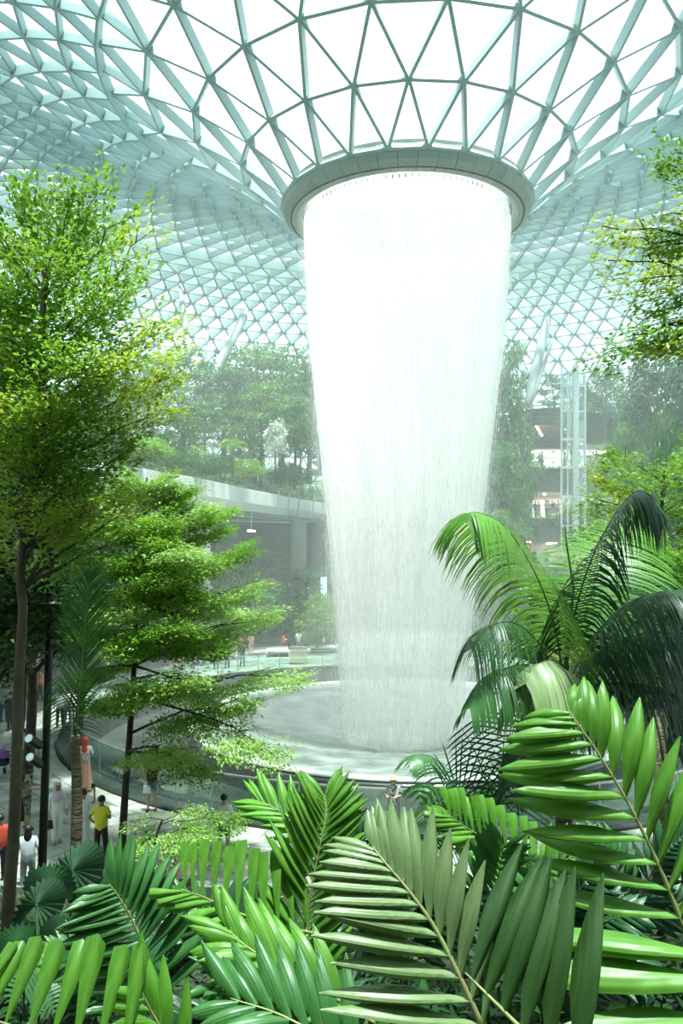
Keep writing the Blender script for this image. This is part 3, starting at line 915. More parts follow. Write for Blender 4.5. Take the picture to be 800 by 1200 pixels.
# --- tree with horizontal layers of bright leaves, standing on the plaza
D = 21.0
tr = [P(142,1000,D), P(146,940,D), P(152,860,D), P(157,780,D), P(160,700,D), P(166,620,D), P(172,560,D)]
tr[0].z = 0
tips = [(.42,(350,795),20.0,2.2,900),(.40,(322,885),19.0,1.9,800),(.30,(245,905),20.5,1.6,500),(.52,(318,722),21.0,1.5,700),(.50,(296,722),23,1.4,600),
        (.60,(298,690),20.0,1.8,800),(.62,(270,715),22.5,1.7,700),(.68,(288,645),20.5,1.8,800),(.74,(262,620),21.5,1.6,700),(.80,(245,598),20.5,1.4,600),
        (.88,(225,575),21.0,1.1,300),(.95,(205,552),21,.7,120),(.97,(140,548),21,.7,130),(.90,(120,585),21.5,1.0,350),(.82,(95,620),21,1.4,600),
        (.74,(85,655),20.5,1.5,700),(.66,(95,700),22.5,1.6,700),(.58,(100,745),20.0,1.6,700),(.50,(112,790),21.5,1.5,600),(.42,(120,830),20,1.3,450),
        (.46,(215,800),18.0,1.9,800),(.56,(205,735),18.0,1.9,900),(.64,(195,680),18.2,1.8,900),(.72,(190,640),18.6,1.6,800),(.80,(180,610),19,1.4,600),
        (.50,(250,830),23.5,1.7,700),(.60,(200,700),24,1.8,600),(.35,(285,830),20,1.8,700),(.28,(205,890),19,1.5,500),(.7,(240,660),19,1.7,800),(.66,(235,700),18.8,1.7,800),(.55,(260,760),19.4,1.8,800),(.45,(170,820),18.4,1.5,500),(.86,(150,565),20,1.3,500),(.9,(195,568),20.4,1.2,500),(.84,(215,590),22,1.3,500),(.78,(125,600),19,1.4,600),(.78,(150,620),18.6,1.5,700),(.7,(130,660),18.5,1.5,700),(.62,(140,720),18.3,1.6,700),(.7,(215,650),18.2,1.6,700),(.8,(270,600),22,1.2,400),(.55,(150,760),18.2,1.5,600)]
designed_tree('layered_tree', 'slim dark-trunked tree with flat layers of bright leaves beside the basin', tr, (.115,.03),
              [(t, P(x, y, d), w, n) for t, (x, y), d, w, n in tips], M['leaf_bright'], M['bark_dark'], .10, 3.6, mats2=M['leaf_sunlit'])
# low spray of the same tree over the plaza
D = 17.5
tr = [P(176,1075,D), P(178,1020,D), P(182,985,D), P(190,960,D)]
tips = [(.9,(285,965),17,1.2,600),(.8,(235,985),16.5,1.3,700),(.7,(160,990),17.5,1.1,500),(.95,(230,950),18,1.0,450),(.6,(270,995),17,1.1,500),(.99,(150,965),18,.8,260),(.75,(200,1005),16.5,1.0,450)]
designed_tree('young_tree', 'low young tree with fine pale leaves over the plaza paving near the yellow shirt', tr, (.06,.02),
              [(t, P(x, y, d), w, n) for t, (x, y), d, w, n in tips], M['leaf_bright'], M['bark_dark'], .07, 1.5, mats2=M['leaf_sunlit'])

# --- tall foreground tree at the left edge
D = 9.0
tr = [P(6,1145,D), P(10,1060,D), P(16,980,D), P(20,880,D), P(22,790,D), P(27,715,D), P(24,670,D), P(32,600,D), P(40,520,D), P(45,440,D), P(50,360,D), P(56,300,D)]
tr[0].z = slope(tr[0].x, D) - .1
tips = []
for (x, y, d, w, n, t) in [(150,602,9.6,.8,420,.50),(128,640,9.8,.8,420,.50),(100,600,9.2,.8,420,.52),(70,570,9.4,.8,420,.55),(-10,640,9.4,.9,500,.52),(15,610,9.8,.8,420,.55),(150,590,8.8,1.0,700,.60),(120,560,9.5,.9,600,.62),(200,385,8.8,1.0,1000,.75),(205,440,9.3,1.0,900,.70),(190,480,8.6,.9,700,.68),(165,520,9.2,.9,600,.64),
        (178,270,9.0,.7,420,.85),(170,235,9.4,.5,200,.88),(120,215,9.0,.7,500,.93),(90,225,8.6,.8,700,.93),(60,215,9.3,.8,600,.97),(20,225,8.8,.9,700,.95),(-10,260,9.0,.9,700,.90),
        (150,310,8.5,.9,800,.82),(120,350,8.3,1.0,1000,.78),(60,300,8.2,1.0,1000,.85),(0,330,8.4,1.0,900,.84),(-20,390,8.8,1.0,800,.78),(30,400,8.1,1.1,1100,.76),(90,420,8.0,1.1,1200,.72),
        (140,430,8.2,1.0,1000,.71),(0,470,8.2,1.1,1000,.70),(60,480,8.0,1.1,1100,.68),(120,490,8.3,1.0,1000,.66),(150,340,9.7,.9,700,.8),(170,400,9.8,1.0,800,.74),(-10,520,8.6,1.0,700,.66),
        (50,545,8.2,1.0,700,.64),(95,600,8.6,.9,500,.58),(20,590,8.3,.9,500,.58),(75,250,9.8,.8,600,.93),(120,270,9.6,.8,600,.88),(30,280,9.6,.9,700,.9)]:
    tips.append((t, P(x, y, d), w, n))
designed_tree('street_tree', 'tall foreground tree with pale brown trunk and glowing yellow-green crown before the vault', tr, (.078,.03), tips, M['leaf_bright'], M['bark_grey'], .074, .85, mats2=M['leaf_yellow'])
# --- right foreground branch reaching in from outside the frame
D = 8.0
tr = [P(930,1010,D), P(925,800,D), P(915,600,D), P(900,420,D), P(880,300,D), P(870,200,D)]
tr[0].z = slope(tr[0].x, D)-.1
tips = [(.62,P(708,415,8),.9,800),(.66,P(735,400,7.7),.8,800),(.72,P(712,305,8),.5,260),(.78,P(705,265,8.1),.45,260),(.8,P(725,280,8.2),.5,350),(.86,P(780,190,8),.5,300),(.92,P(790,175,7.8),.4,200),
        (.76,P(750,330,7.8),.8,700),(.7,P(760,370,8.2),.8,800),(.68,P(770,410,7.6),.8,700),(.82,P(765,290,8.2),.6,500),(.84,P(785,250,8),.7,500)] + [(.6+.035*i, P(900,0,8)*0 + tr[4] + Vector((.7+.5*math.sin(i*2.1), .9*math.cos(i*2.1), -.6+.28*i)), .8, 500) for i in range(11)]
designed_tree('overhanging_tree', 'yellow-green leafy branches reaching in at the upper right before the vault', tr, (.12,.03), tips, M['leaf_yellow'], M['bark_dark'], .065, 1.0, mats2=M['leaf_bright'])
# --- layered trees on the right, mid distance
def auto_layers(seed, cx, ytop, ybot, d, halfw, n, width, nl):
    r_ = random.Random(seed); out = []
    for i in range(n):
        t = (i+.5)/n
        y = ybot + (ytop-ybot)*t
        hw = halfw*(.55+.6*math.sin(math.pi*min(1, .25+t*.75)))
        a = i*2.4 + r_.uniform(-.4,.4)
        px_ = cx + hw*math.cos(a)
        dd = d + hw/F*d*math.sin(a)
        out.append((.35+.62*t, P(px_, y-10, dd), width, nl))
    return out
for (cx, base, top, d, hw, seed, lab, m1, m2) in (
    (770,1000,535,20,95,1,'broad bright layered tree at the right behind the big palm', 'leaf_bright','leaf_yellow'),
    (725,860,622,34,50,2,'layered lime tree between the palm and the balcony tiers','leaf_bright','leaf_yellow'),
    (800,980,640,17,70,3,'dark leafy tree low at the right edge behind palm fronds','leaf_mid','leaf_bright'),
    (870,980,520,19,90,4,'bright layered tree mostly outside the right edge','leaf_bright','leaf_mid'),
    (655,900,690,30,40,6,'small olive-leaved tree behind the drooping palm crown','leaf_mid','leaf_bright'),
    (745,760,560,48,32,7,'mid-distance feathery tree just under the planted balconies','leaf_bright','leaf_mid')):
    b = P(cx, base, d); b.z = slope(b.x, d) if d < 18.6 else 0
    tp_ = P(cx+8, top+15, d)
    tr = [b, b.lerp(tp_, .35)+Vector((.15,0,0)), b.lerp(tp_, .7)-Vector((.1,0,0)), tp_]
    ls = .13 if d > 15 else .1
    if d > 28: ls = .19
    lim = auto_layers(seed, cx, top, top+(base-top)*.62, d, hw, 26, hw/F*d*1.05, 560)
    designed_tree('layered_tree', lab, tr, (.16,.03), lim, M[m1], M['bark_dark'], ls, 1.0, mats2=M[m2])
# dark trees at the left behind the foreground
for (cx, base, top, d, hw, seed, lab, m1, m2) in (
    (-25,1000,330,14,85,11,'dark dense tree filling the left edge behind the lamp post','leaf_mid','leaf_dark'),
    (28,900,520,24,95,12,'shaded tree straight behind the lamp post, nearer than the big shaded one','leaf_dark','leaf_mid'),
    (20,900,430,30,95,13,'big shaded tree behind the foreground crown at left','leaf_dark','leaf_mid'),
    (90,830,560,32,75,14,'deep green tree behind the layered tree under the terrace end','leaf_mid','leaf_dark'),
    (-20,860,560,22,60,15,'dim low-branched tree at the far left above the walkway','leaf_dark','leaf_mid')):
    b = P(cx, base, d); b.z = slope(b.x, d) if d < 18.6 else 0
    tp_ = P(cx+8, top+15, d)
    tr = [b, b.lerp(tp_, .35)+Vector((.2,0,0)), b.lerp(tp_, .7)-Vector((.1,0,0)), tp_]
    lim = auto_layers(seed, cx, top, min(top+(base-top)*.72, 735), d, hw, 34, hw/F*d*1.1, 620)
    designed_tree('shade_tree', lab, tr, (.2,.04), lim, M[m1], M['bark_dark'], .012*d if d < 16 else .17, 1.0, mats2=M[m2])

# ---------------------------------------------------------------- forest prototypes (about 10 m tall, base at origin)
def proto_tree(kind, seed, leafm):
    global NP, rnd
    r_ = random.Random(seed)
    e = empty('forest_tree')
    H = 10.0; V = []
    mb = MB(); tp_ = [Vector((0,0,-.3)), Vector((r_.uniform(-.2,.2), r_.uniform(-.2,.2), H*.4)), Vector((r_.uniform(-.4,.4), r_.uniform(-.4,.4), H*.9))]
    
    if kind == 'shrub': tp_ = [q*.16 for q in tp_]
    mb.tube(spline(tp_, 8), [.22*(1-i/9) + .03 for i in range(9)], 7)
    for i in range(7):
        a = r_.uniform(0, 6.28); z = H*r_.uniform(.35,.8)*(.15 if kind == 'shrub' else 1)
        s = Vector((0,0,z)); q = s + Vector((math.cos(a)*2.2, math.sin(a)*2.2, 1.0))
        mb.tube([s, q], [.08,.02], 5)
    mb.build('trunk', M['bark'], e, smooth=True, local=True)
    if kind == 'layer':
        for i in range(16):
            a = i*2.4; t = i/15; z = H*(.42+.56*t); rad = 2.6*math.sin(math.pi*(.22+.72*t))+.4
            c = Vector((math.cos(a)*rad*.75, math.sin(a)*rad*.75, z))
            V.append(scatter_blob(c, (1.5,1.5,.35), 330, .24, .1, 1.6))
    elif kind == 'round':
        for i in range(13):
            a = i*2.4; t = (i+.5)/13; z = H*(.38+.55*t); rad = 2.0*math.sin(math.pi*(.2+.72*t))
            V.append(scatter_blob((math.cos(a)*rad, math.sin(a)*rad, z), (1.25,1.25,1.0), 400, .27, .5))
    elif kind == 'tall':
        for i in range(14):
            a = i*2.4; t = (i+.5)/14; z = H*(.12+.83*t); rad = .9*math.sin(math.pi*(.15+.78*t))+.1
            V.append(scatter_blob((math.cos(a)*rad, math.sin(a)*rad, z), (.9,.9,.9), 330, .26, .3))
    elif kind == 'shrub':
        for i in range(9):
            a = i*2.4; rad = 1.0+1.2*(i % 3)/2; z = H*(.12+.05*(i % 4))
            V.append(scatter_blob((math.cos(a)*rad, math.sin(a)*rad, z), (1.3,1.3,1.0), 420, .30, .5))
    elif kind == 'big':
        for i in range(11):
            a = i*2.4; t = (i+.5)/11; z = H*(.40+.5*t); rad = 1.9*math.sin(math.pi*(.2+.7*t))
            V.append(scatter_blob((math.cos(a)*rad, math.sin(a)*rad, z), (1.1,1.1,.8), 120, .5, .55))
    link('foliage', leaf_mesh('foliage', np.concatenate(V)), leafm, e, kind='stuff', local=True)
    return e
def proto_palm(seed, leafm, nf=11, fl=3.0, H=5.0, name='forest_palm'):
    r_ = random.Random(seed)
    e = empty(name)
    mb = MB(); mb.tube([(0,0,-.3),(.1,0,H*.5),(0,.05,H)], [.16,.12,.1], 8); mb.build('trunk', M['bark_grey'], e, smooth=True, local=True)
    for k in range(nf):
        a = k*2.4; el = .95 - .9*(k/nf)
        d = Vector((math.cos(a), math.sin(a), 0)); pts = []
        for i in range(9):
            t = i/8
            pts.append(Vector((0,0,H)) + d*fl*(t*math.cos(el)*.95) + Vector((0,0, fl*(math.sin(el)*t*1.2 - .75*t*t))))
        fr = MB(); fr.tube(pts, [.03*(1-i/9)+.006 for i in range(9)], 4)
        f = fr.build('frond', leafm, e, smooth=True, local=True)
        V = []
        for i in range(26):
            t = .15+.85*i/26; q = t*8; j = min(7, int(q)); p = pts[j].lerp(pts[j+1], q-j); T = (pts[j+1]-pts[j]).normalized()
            sd = T.cross(Vector((0,0,1))).normalized()
            for s in (-1, 1):
                l = fl*.28*math.sin(math.pi*(.15+.8*t))
                V.append((p, T*.6+sd*s-Vector((0,0,.35)), Vector((0,0,1))+sd*s*.3, l, .09))
        arr = leaf_arrays(np.array([tuple(v[0]) for v in V]), np.array([tuple(v[1]) for v in V]), np.array([tuple(v[2]) for v in V]), np.array([v[3] for v in V]), np.array([v[4] for v in V]))
        link('leaflets', leaf_mesh('leaflets', arr), leafm, f, kind='stuff', local=True)
    return e
protos = {'layer': proto_tree('layer', 1, M['leaf_forest2']), 'layer2': proto_tree('layer', 2, M['leaf_forest']), 'round': proto_tree('round', 3, M['leaf_forest']),
          'tall': proto_tree('tall', 4, M['leaf_blue']), 'big': proto_tree('big', 5, M['leaf_mid']), 'silver': proto_tree('big', 6, M['leaf_silver']),
          'shrub': proto_tree('shrub', 7, M['leaf_forest']), 'shrub2': proto_tree('shrub', 8, M['leaf_bright']), 'palm': proto_palm(9, M['leaf_bright']), 'palm2': proto_palm(10, M['leaf_mid'], 12, 3.4, 6.0)}
used = set()
def plant(kind, px_, ytop, d, base_z, label, wide=1.0, name=None, group=None, cat='tree', wpx=None):
    b = P(px_, 600, d); b.z = base_z
    H = (P(px_, ytop, d).z - base_z)
    pr = protos[kind]
    if kind in used: o = copy_tree(pr)
    else: o = pr; used.add(kind)
    nat = {'palm': 6.2, 'palm2': 7.4, 'shrub': 3.3, 'shrub2': 3.3}.get(kind, 10.0)
    s = H/nat
    if wpx: sx = wide*wpx/F*d/{'layer':6.5,'layer2':6.5,'round':5.5,'tall':3.4,'big':5.0,'silver':5.0,'shrub':5.0,'shrub2':5.0}.get(kind, 6.0)
    else: sx = s*wide
    o.location = b; o.scale = (sx, sx, s); o.rotation_euler = (0, 0, rnd.uniform(0, 6.28))
    if name: o.name = name
    tag(o, label, cat, group)
    return o
G = 'trees of the misty grove above the pale terrace'
def hz_(p, d):    # ground height behind the terrace
    return 12.9 if d < 66 else 14.2
fl = [('layer',180,420,60,1.0,'olive layered tree at the left end of the misty grove, under the slim leaning pole'),
 ('layer2',212,412,68,1.1,'misty layered tree right below the slim pole above the terrace'),
 ('round',262,418,72,1.1,'round misty tree directly under the thick leaning pole'),
 ('layer',297,408,74,1.2,'pale olive misty treetop just right of the thick leaning pole'),
 ('layer2',330,412,78,1.2,'tall misty treetop midway between leaning pole and waterfall'),
 ('round',362,420,74,1.0,'round misty tree nearly touching the left edge of the falling water'),
 ('layer',305,450,62,1.0,'olive layered tree above the silver-leaved shrub'),
 ('layer2',240,470,60,1.0,'green layered tree in the second row of the grove, left of centre'),
 ('round',345,462,64,.9,'hazy tree right of the silver-leaved one, second row'),
 ('tall',375,455,66,1.0,'slender bluish tree beside the falling water above the terrace'),
 ('tall',280,430,68,.9,'slender bluish tree between the two big misty treetops'),
 ('palm',272,512,54,1.0,'bright palm in the grove left of the silver-leaved shrub'),
 ('palm2',195,505,50,1.0,'broad bright palm above the terrace edge at left'),
 ('palm',232,520,52,1.0,'small palm between two palms above the terrace edge'),
 ('silver',323,488,58,.7,'shrub with big silvery-white leaves above the terrace'),
 ('shrub',150,505,46,1.2,'leafy shrub above the left stretch of the terrace edge'),
 ('shrub2',175,515,44,1.2,'bright shrub on the terrace edge below the grove'),
 ('shrub',215,530,50,1.3,'mounded shrub under the broad palm'),
 ('shrub',250,535,54,1.3,'mounded shrub below the bright palm'),
 ('shrub2',290,540,56,1.1,'lighter shrub below and left of the silver-leaved one'),
 ('shrub',340,545,64,1.2,'dim shrub below right of the silver-leaved one'),
 ('shrub',370,550,70,1.3,'misty shrub at the terrace edge beside the waterfall'),
 ('big',300,505,60,.8,'large-leaved tree just left of the silver-leaved shrub'),
 ('big',352,500,66,.8,'large-leaved tree right of the silver-leaved shrub'),
 ('big',215,480,56,.9,'large-leaved tree above the broad palm'),
 ('round',150,430,55,1.1,'leafy treetop half hidden behind the yellow-green crown'),
 ('layer',120,450,50,1.2,'dim treetop behind the yellow-green crown above the terrace end')]
for k, x, y, d, w, lab in fl:
    plant(k, x, y, d, hz_(0, d), lab, w, name='forest_palm' if 'palm' in k else 'garden_shrub' if 'shrub' in k or k == 'silver' else None, group=G, cat='palm' if 'palm' in k else 'shrub' if 'shrub' in k or k == 'silver' else 'tree')
G2 = 'trees around the tiered building'
fr = [('tall',585,420,66,1.3,0,'tall misty tree close to the right edge of the falling water'),
 ('layer2',603,402,74,1.1,0,'misty treetop left of the dark curved parapet'),
 ('round',600,440,68,1.0,0,'hazy round tree under the misty treetop left of the parapet'),
 ('layer2',590,520,62,1.2,0,'misty layered tree left of the balcony tiers'),
 ('layer',588,600,58,1.1,0,'low pale tree right of the waterfall below the balconies'),
 ('tall',598,560,70,.8,0,'slender tree masking the left ends of the balconies'),
 ('round',712,428,76,1.0,18,'tree on top of the dark wall right of the lift tower'),
 ('layer2',650,440,84,.8,20,'faint treetop behind the lift tower'),
 ('round',690,455,80,.8,18,'faint rounded treetop touching the right side of the lift tower'),
 ('tall',765,405,60,1.5,4,'tall deep green tree at the right below the overhanging branch'),
 ('tall',800,395,56,1.5,4,'tall dark tree at the right edge below the overhanging branch'),
 ('round',745,440,64,1.0,6,'bushy dark tree left of the tall ones at right'),
 ('big',775,470,52,1.0,4,'large-leaved tree low among the tall trees at right'),
 ('layer2',735,500,58,1.1,4,'layered tree at the right end of the planted balconies'),
 ('palm2',722,515,60,.9,9.5,'hazy palm at the right end of the upper balcony'),
 ('shrub2',690,680,56,1.4,3,'bright shrub mass under the lowest balcony'),
 ('shrub',630,690,60,1.5,1,'hazy green mass below the lowest balcony'),
 ('shrub',580,700,66,1.5,0,'hazy mass of plants seen past the right side of the water'),
 ('shrub',800,520,40,1.6,6,'leafy mass at the right edge above the layered tree')]
for k, x, y, d, w, bz, lab in fr:
    plant(k, x, y, d, bz, lab, w, name='forest_palm' if 'palm' in k else 'garden_shrub' if 'shrub' in k else None, group=G2, wpx=52, cat='palm' if 'palm' in k else 'shrub' if 'shrub' in k else 'tree')
G3 = 'plants in the shade under the pale terrace'
fu = [('tall',355,665,66,.9,'slim pale tree left of the blue display board'), ('shrub2',378,700,64,.8,'bright shrub under the blue display board'),
 ('layer',372,712,60,.7,'small light-leaved tree beside the far seats'), ('shrub',300,700,70,1.6,'dark plant mass under the terrace middle'),
 ('shrub',330,690,74,1.8,'dark plant mass under the terrace toward the waterfall'), ('shrub',265,690,66,1.6,'dark plant mass right of the round grey column'),
 ('round',310,640,78,1.0,'shaded tree deep under the terrace'), ('layer2',262,618,66,.8,'brownish shaded tree right of the round grey column'),
 ('shrub',200,690,60,1.8,'dark plant mass left of the round grey column'), ('tall',335,650,80,1.1,'dim slender tree far under the terrace'), ('layer2',395,660,76,1.0,'dim tree under the terrace right by the water'),
 ('round',150,650,55,1.1,'shaded tree under the left part of the terrace'),('round',215,640,60,1.1,'shaded tree behind the layered tree, under the terrace'),
 ('shrub',430,700,84,1.6,'plants seen faintly through the left half of the water'),('shrub',490,700,84,1.6,'plants seen faintly through the middle of the water'),('shrub',540,700,80,1.6,'plants seen faintly through the right half of the water')]
for k, x, y, d, w, lab in fu:
    plant(k, x, y, d, 0, lab, w, name='garden_shrub' if 'shrub' in k else None, group=G3, wpx=60, cat='shrub' if 'shrub' in k else 'tree')
# hanging plants on the balcony ledges
for (x0, x1, y, lab) in ((607, 742, 549, 'trailing green plants along the upper balcony ledge'), (607, 790, 607, 'trailing green plants along the middle balcony ledge')):
    V = []
    for i in range(60):
        x = x0 + (x1-x0)*(i+.5)/60
        c = P(x, y+3+rnd.uniform(-1,2), DB-.5)
        V.append(scatter_blob(c, (.7,.35,.55+rnd.random()*.6), 90, .22, .2))
    o = link('hanging_plants', leaf_mesh('hanging_plants', np.concatenate(V)), M['leaf_mid'])
    tag(o, lab, 'plants', kind='stuff')
V = [scatter_blob(c + Vector((rnd.uniform(-.4,.2), rnd.uniform(-.6,.6), .1)), (.8,.8,.35), 60, .2, .2) for c in offset_path(resample(edge_path, .8), -1.0)]
o = link('edge_plants', leaf_mesh('edge_plants', np.concatenate(V)), M['leaf_mid']); tag(o, 'low plants spilling along the top of the pale terrace', 'plants', kind='stuff')

V = []
for o_, n_, h_, r_ in ((-3.5, 1, 1.2, 1.2), (-7, 1, 2.2, 1.5), (-11, 1, 3.6, 1.8), (-15.5, 1, 5.2, 2.0), (-20, 1, 6.5, 2.2)):
    for c in offset_path(resample(edge_path, 1.5), o_):
        if c.y < 40: continue
        V.append(scatter_blob(c + Vector((rnd.uniform(-.8,.8), rnd.uniform(-.8,.8), h_*rnd.uniform(.7,1.1))), (1.7,1.7,r_), 150, .34, .45))
o = link('grove_undergrowth', leaf_mesh('grove_undergrowth', np.concatenate(V)), M['leaf_forest']); tag(o, 'dense mixed undergrowth filling the grove between the trunks', 'plants', kind='stuff')
V = []
for i in range(150):
    c = P(rnd.uniform(690, 830), 600, rnd.uniform(46, 66)); c.z = rnd.uniform(1, 9)*(c.y-40)/26
    V.append(scatter_blob(c, (1.8,1.8,1.4), 130, .34, .4))
for i in range(120):
    c = P(rnd.uniform(566, 600), 600, rnd.uniform(62, 80)); c.z = rnd.uniform(.5, 13)
    V.append(scatter_blob(c, (1.3,1.3,1.2), 110, .34, .4))
o = link('hillside_undergrowth', leaf_mesh('hillside_undergrowth', np.concatenate(V)), M['leaf_blue']); tag(o, 'hazy green planting climbing beside the tiered building', 'plants', kind='stuff')
# ---------------------------------------------------------------- palms
def leafm2(name, a, b, trans=.3, rough=.40, vein=26.0, spots=None):
    m = mat(name, a, rough, noise=(2.2, b, 2), trans=trans)
    nt = m.node_tree; N = nt.nodes; L = nt.links
    tc = N.new('ShaderNodeTexCoord'); sp = N.new('ShaderNodeSeparateXYZ'); L.new(tc.outputs['Object'], sp.inputs[0])
    mu = N.new('ShaderNodeMath'); mu.operation = 'MULTIPLY'; mu.inputs[1].default_value = vein*2; L.new(sp.outputs['Y'], mu.inputs[0])
    si = N.new('ShaderNodeMath'); si.operation = 'SINE'; L.new(mu.outputs[0], si.inputs[0])
    bp = N.new('ShaderNodeBump'); bp.inputs['Strength'].default_value = .14; bp.inputs['Distance'].default_value = .004
    L.new(si.outputs[0], bp.inputs['Height'])
    L.new(bp.outputs['Normal'], N['Principled BSDF'].inputs['Normal'])
    if spots:
        pr = N['Principled BSDF']; src = pr.inputs['Base Color'].links[0].from_socket
        nz = N.new('ShaderNodeTexNoise'); nz.inputs['Scale'].default_value = 9; L.new(tc.outputs['Object'], nz.inputs['Vector'])
        rp = N.new('ShaderNodeMapRange'); rp.inputs['From Min'].default_value=.60; rp.inputs['From Max'].default_value=.68; L.new(nz.outputs['Fac'], rp.inputs['Value'])
        mx = N.new('ShaderNodeMix'); mx.data_type='RGBA'; L.new(rp.outputs[0], mx.inputs['Factor']); L.new(src, mx.inputs[6]); mx.inputs[7].default_value=(*spots,1)
        L.new(mx.outputs[2], pr.inputs['Base Color'])
    return m
M['palm_bright'] = leafm2('bright_palm_leaf', (.085,.25,.025), (.16,.36,.045), .35)
M['palm_lime'] = leafm2('lime_palm_leaf', (.11,.32,.03), (.17,.40,.05), .4)
M['palm_olive'] = leafm2('olive_blade_leaf', (.022,.065,.012), (.04,.095,.02), .2, .5)
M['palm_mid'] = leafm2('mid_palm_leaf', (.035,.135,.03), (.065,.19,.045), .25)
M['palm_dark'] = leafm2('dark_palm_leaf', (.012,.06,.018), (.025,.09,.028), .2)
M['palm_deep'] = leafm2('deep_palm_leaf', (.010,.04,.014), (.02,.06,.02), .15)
M['palm_sheen'] = leafm2('grey_green_palm_leaf', (.17,.26,.10), (.24,.33,.14), .25, .38, spots=(.14,.22,.09))  # sheen of reflected sky put into the grey-green base colour
M['palm_pale'] = leafm2('pale_folded_palm_leaf', (.34,.46,.20), (.46,.56,.30), .35)
M['under'] = mat('shade_tinted_undergrowth', (.008,.028,.008), .9, .12, noise=(1.5,(.02,.06,.015),2), trans=.1)  # shade in the gaps between leaves put into the near-black green
M['rachis'] = mat('palm_leaf_stalk', (.30,.34,.12), .5, noise=(8, (.22,.20,.08), 3))
M['rachis_dark'] = mat('dark_leaf_stalk', (.06,.10,.03), .5)
M['palm_trunk'] = mat('ringed_palm_trunk', (.17,.13,.07), .8, noise=(3, (.08,.06,.03), 3, (1,1,5)), bump=(6,.7,(1,1,5)))

def leaflet_mesh(kind, droop, name='leaflet'):
    ns = 8; vs, fs = [], []
    for i in range(ns+1):
        t = i/ns
        if kind == 'point': w = .5*(math.sin(math.pi*min(1, t*.93+.05)**.75))**.8 if i < ns else .0
        elif kind == 'blade': w = .5*min(1, .22+1.9*t)*(1-(max(0, t-.45)/.55)**1.7*.93)
        else: w = .5*min(1, .15+1.15*t)                       # blunt, toothed end
        z = -droop*t*t
        x = t - droop*.35*t*t*t
        jl = jr = jc = 0
        if kind == 'blunt' and i == ns: jl, jc, jr = -.10, -.02, -.05
        fold = .17
        vs += [(x+jl, -w, z-fold*w), (x+jc, 0, z+fold*w), (x+jr, w, z-fold*w)]
    for i in range(ns):
        for k in range(2):
            fs.append((i*3+k, (i+1)*3+k, (i+1)*3+k+1, i*3+k+1))
    return mesh(name, vs, fs, True)
_lf = {}
def get_leaflet(kind, dl, m):
    key = (kind, dl, m.name)
    if key not in _lf:
        me = leaflet_mesh(kind, (0, .12, .28, .5)[dl]); me.materials.append(m); _lf[key] = me
    return _lf[key]

def big_frond(plant, rach, n, L, R, m, kind='point', wpx=18, droop=1, rad=.008, cam_w=.7, t0=.12, tilt=.12, rm=None, jit=.06, angL=(62,38), angR=(62,38), curve_in=None):
    """rach: (px,py,depth) list base->tip; L/R: (base,mid,tip) leaflet length in px or None; angles from the stalk in degrees (base, tip)"""
    pts = spline([P(*q) for q in rach], 24)
    mb = MB(); mb.tube(pts, [rad*(1-.75*i/24) for i in range(25)], 6)
    fr = mb.build('frond', rm or M['rachis'], plant, smooth=True)
    inv = wm(fr).inverted()
    def seg3(v, t):
        return v[0]+(v[1]-v[0])*t*2 if t < .5 else v[1]+(v[2]-v[1])*(t-.5)*2
    for i in range(n):
        t = t0 + (1-t0)*(i+.5)/n
        q = t*24; k = min(23, int(q)); p = pts[k].lerp(pts[k+1], q-k); T = (pts[k+1]-pts[k]).normalized()
        d = p.y
        N_ = ((Vector((0,0,CAMZ))-p).normalized()*cam_w + Vector((0,0,1))*(1-cam_w))
        N_ = (N_ - T*N_.dot(T)).normalized()
        Sd = T.cross(N_).normalized()
        for sgn, ln, an in ((-1, L, angL), (1, R, angR)):
            if ln is None: continue
            le = seg3(ln, t)/F*d*(1+rnd.uniform(-.07,.07))
            if le <= 0: continue
            a = math.radians(an[0]+(an[1]-an[0])*t) + rnd.uniform(-jit, jit)
            X = (T*math.cos(a) + Sd*sgn*math.sin(a) + N_*(tilt+rnd.uniform(-.05,.05))).normalized()
            Z = (N_ - X*N_.dot(X)).normalized()
            Z = (Quaternion(X, sgn*.18+rnd.uniform(-.15,.15)) @ Z)
            Y = Z.cross(X)
            o = bpy.data.objects.new('leaflet', get_leaflet(kind, max(0, min(3, droop + rnd.choice((0,0,0,1,-1)))), m))
            COL.objects.link(o); o.parent = fr; o.matrix_parent_inverse = inv
            w = .80*wpx/F*d*(.75+.5*math.sin(math.pi*min(1,t*.8+.15)))*rnd.uniform(.9,1.1)
            o.location = p + Sd*sgn*rad*.4; o.rotation_mode = 'XYZ'
            o.rotation_euler = Matrix((X, Y, Z)).transposed().to_euler()
            o.scale = (le, w, le)
    return fr

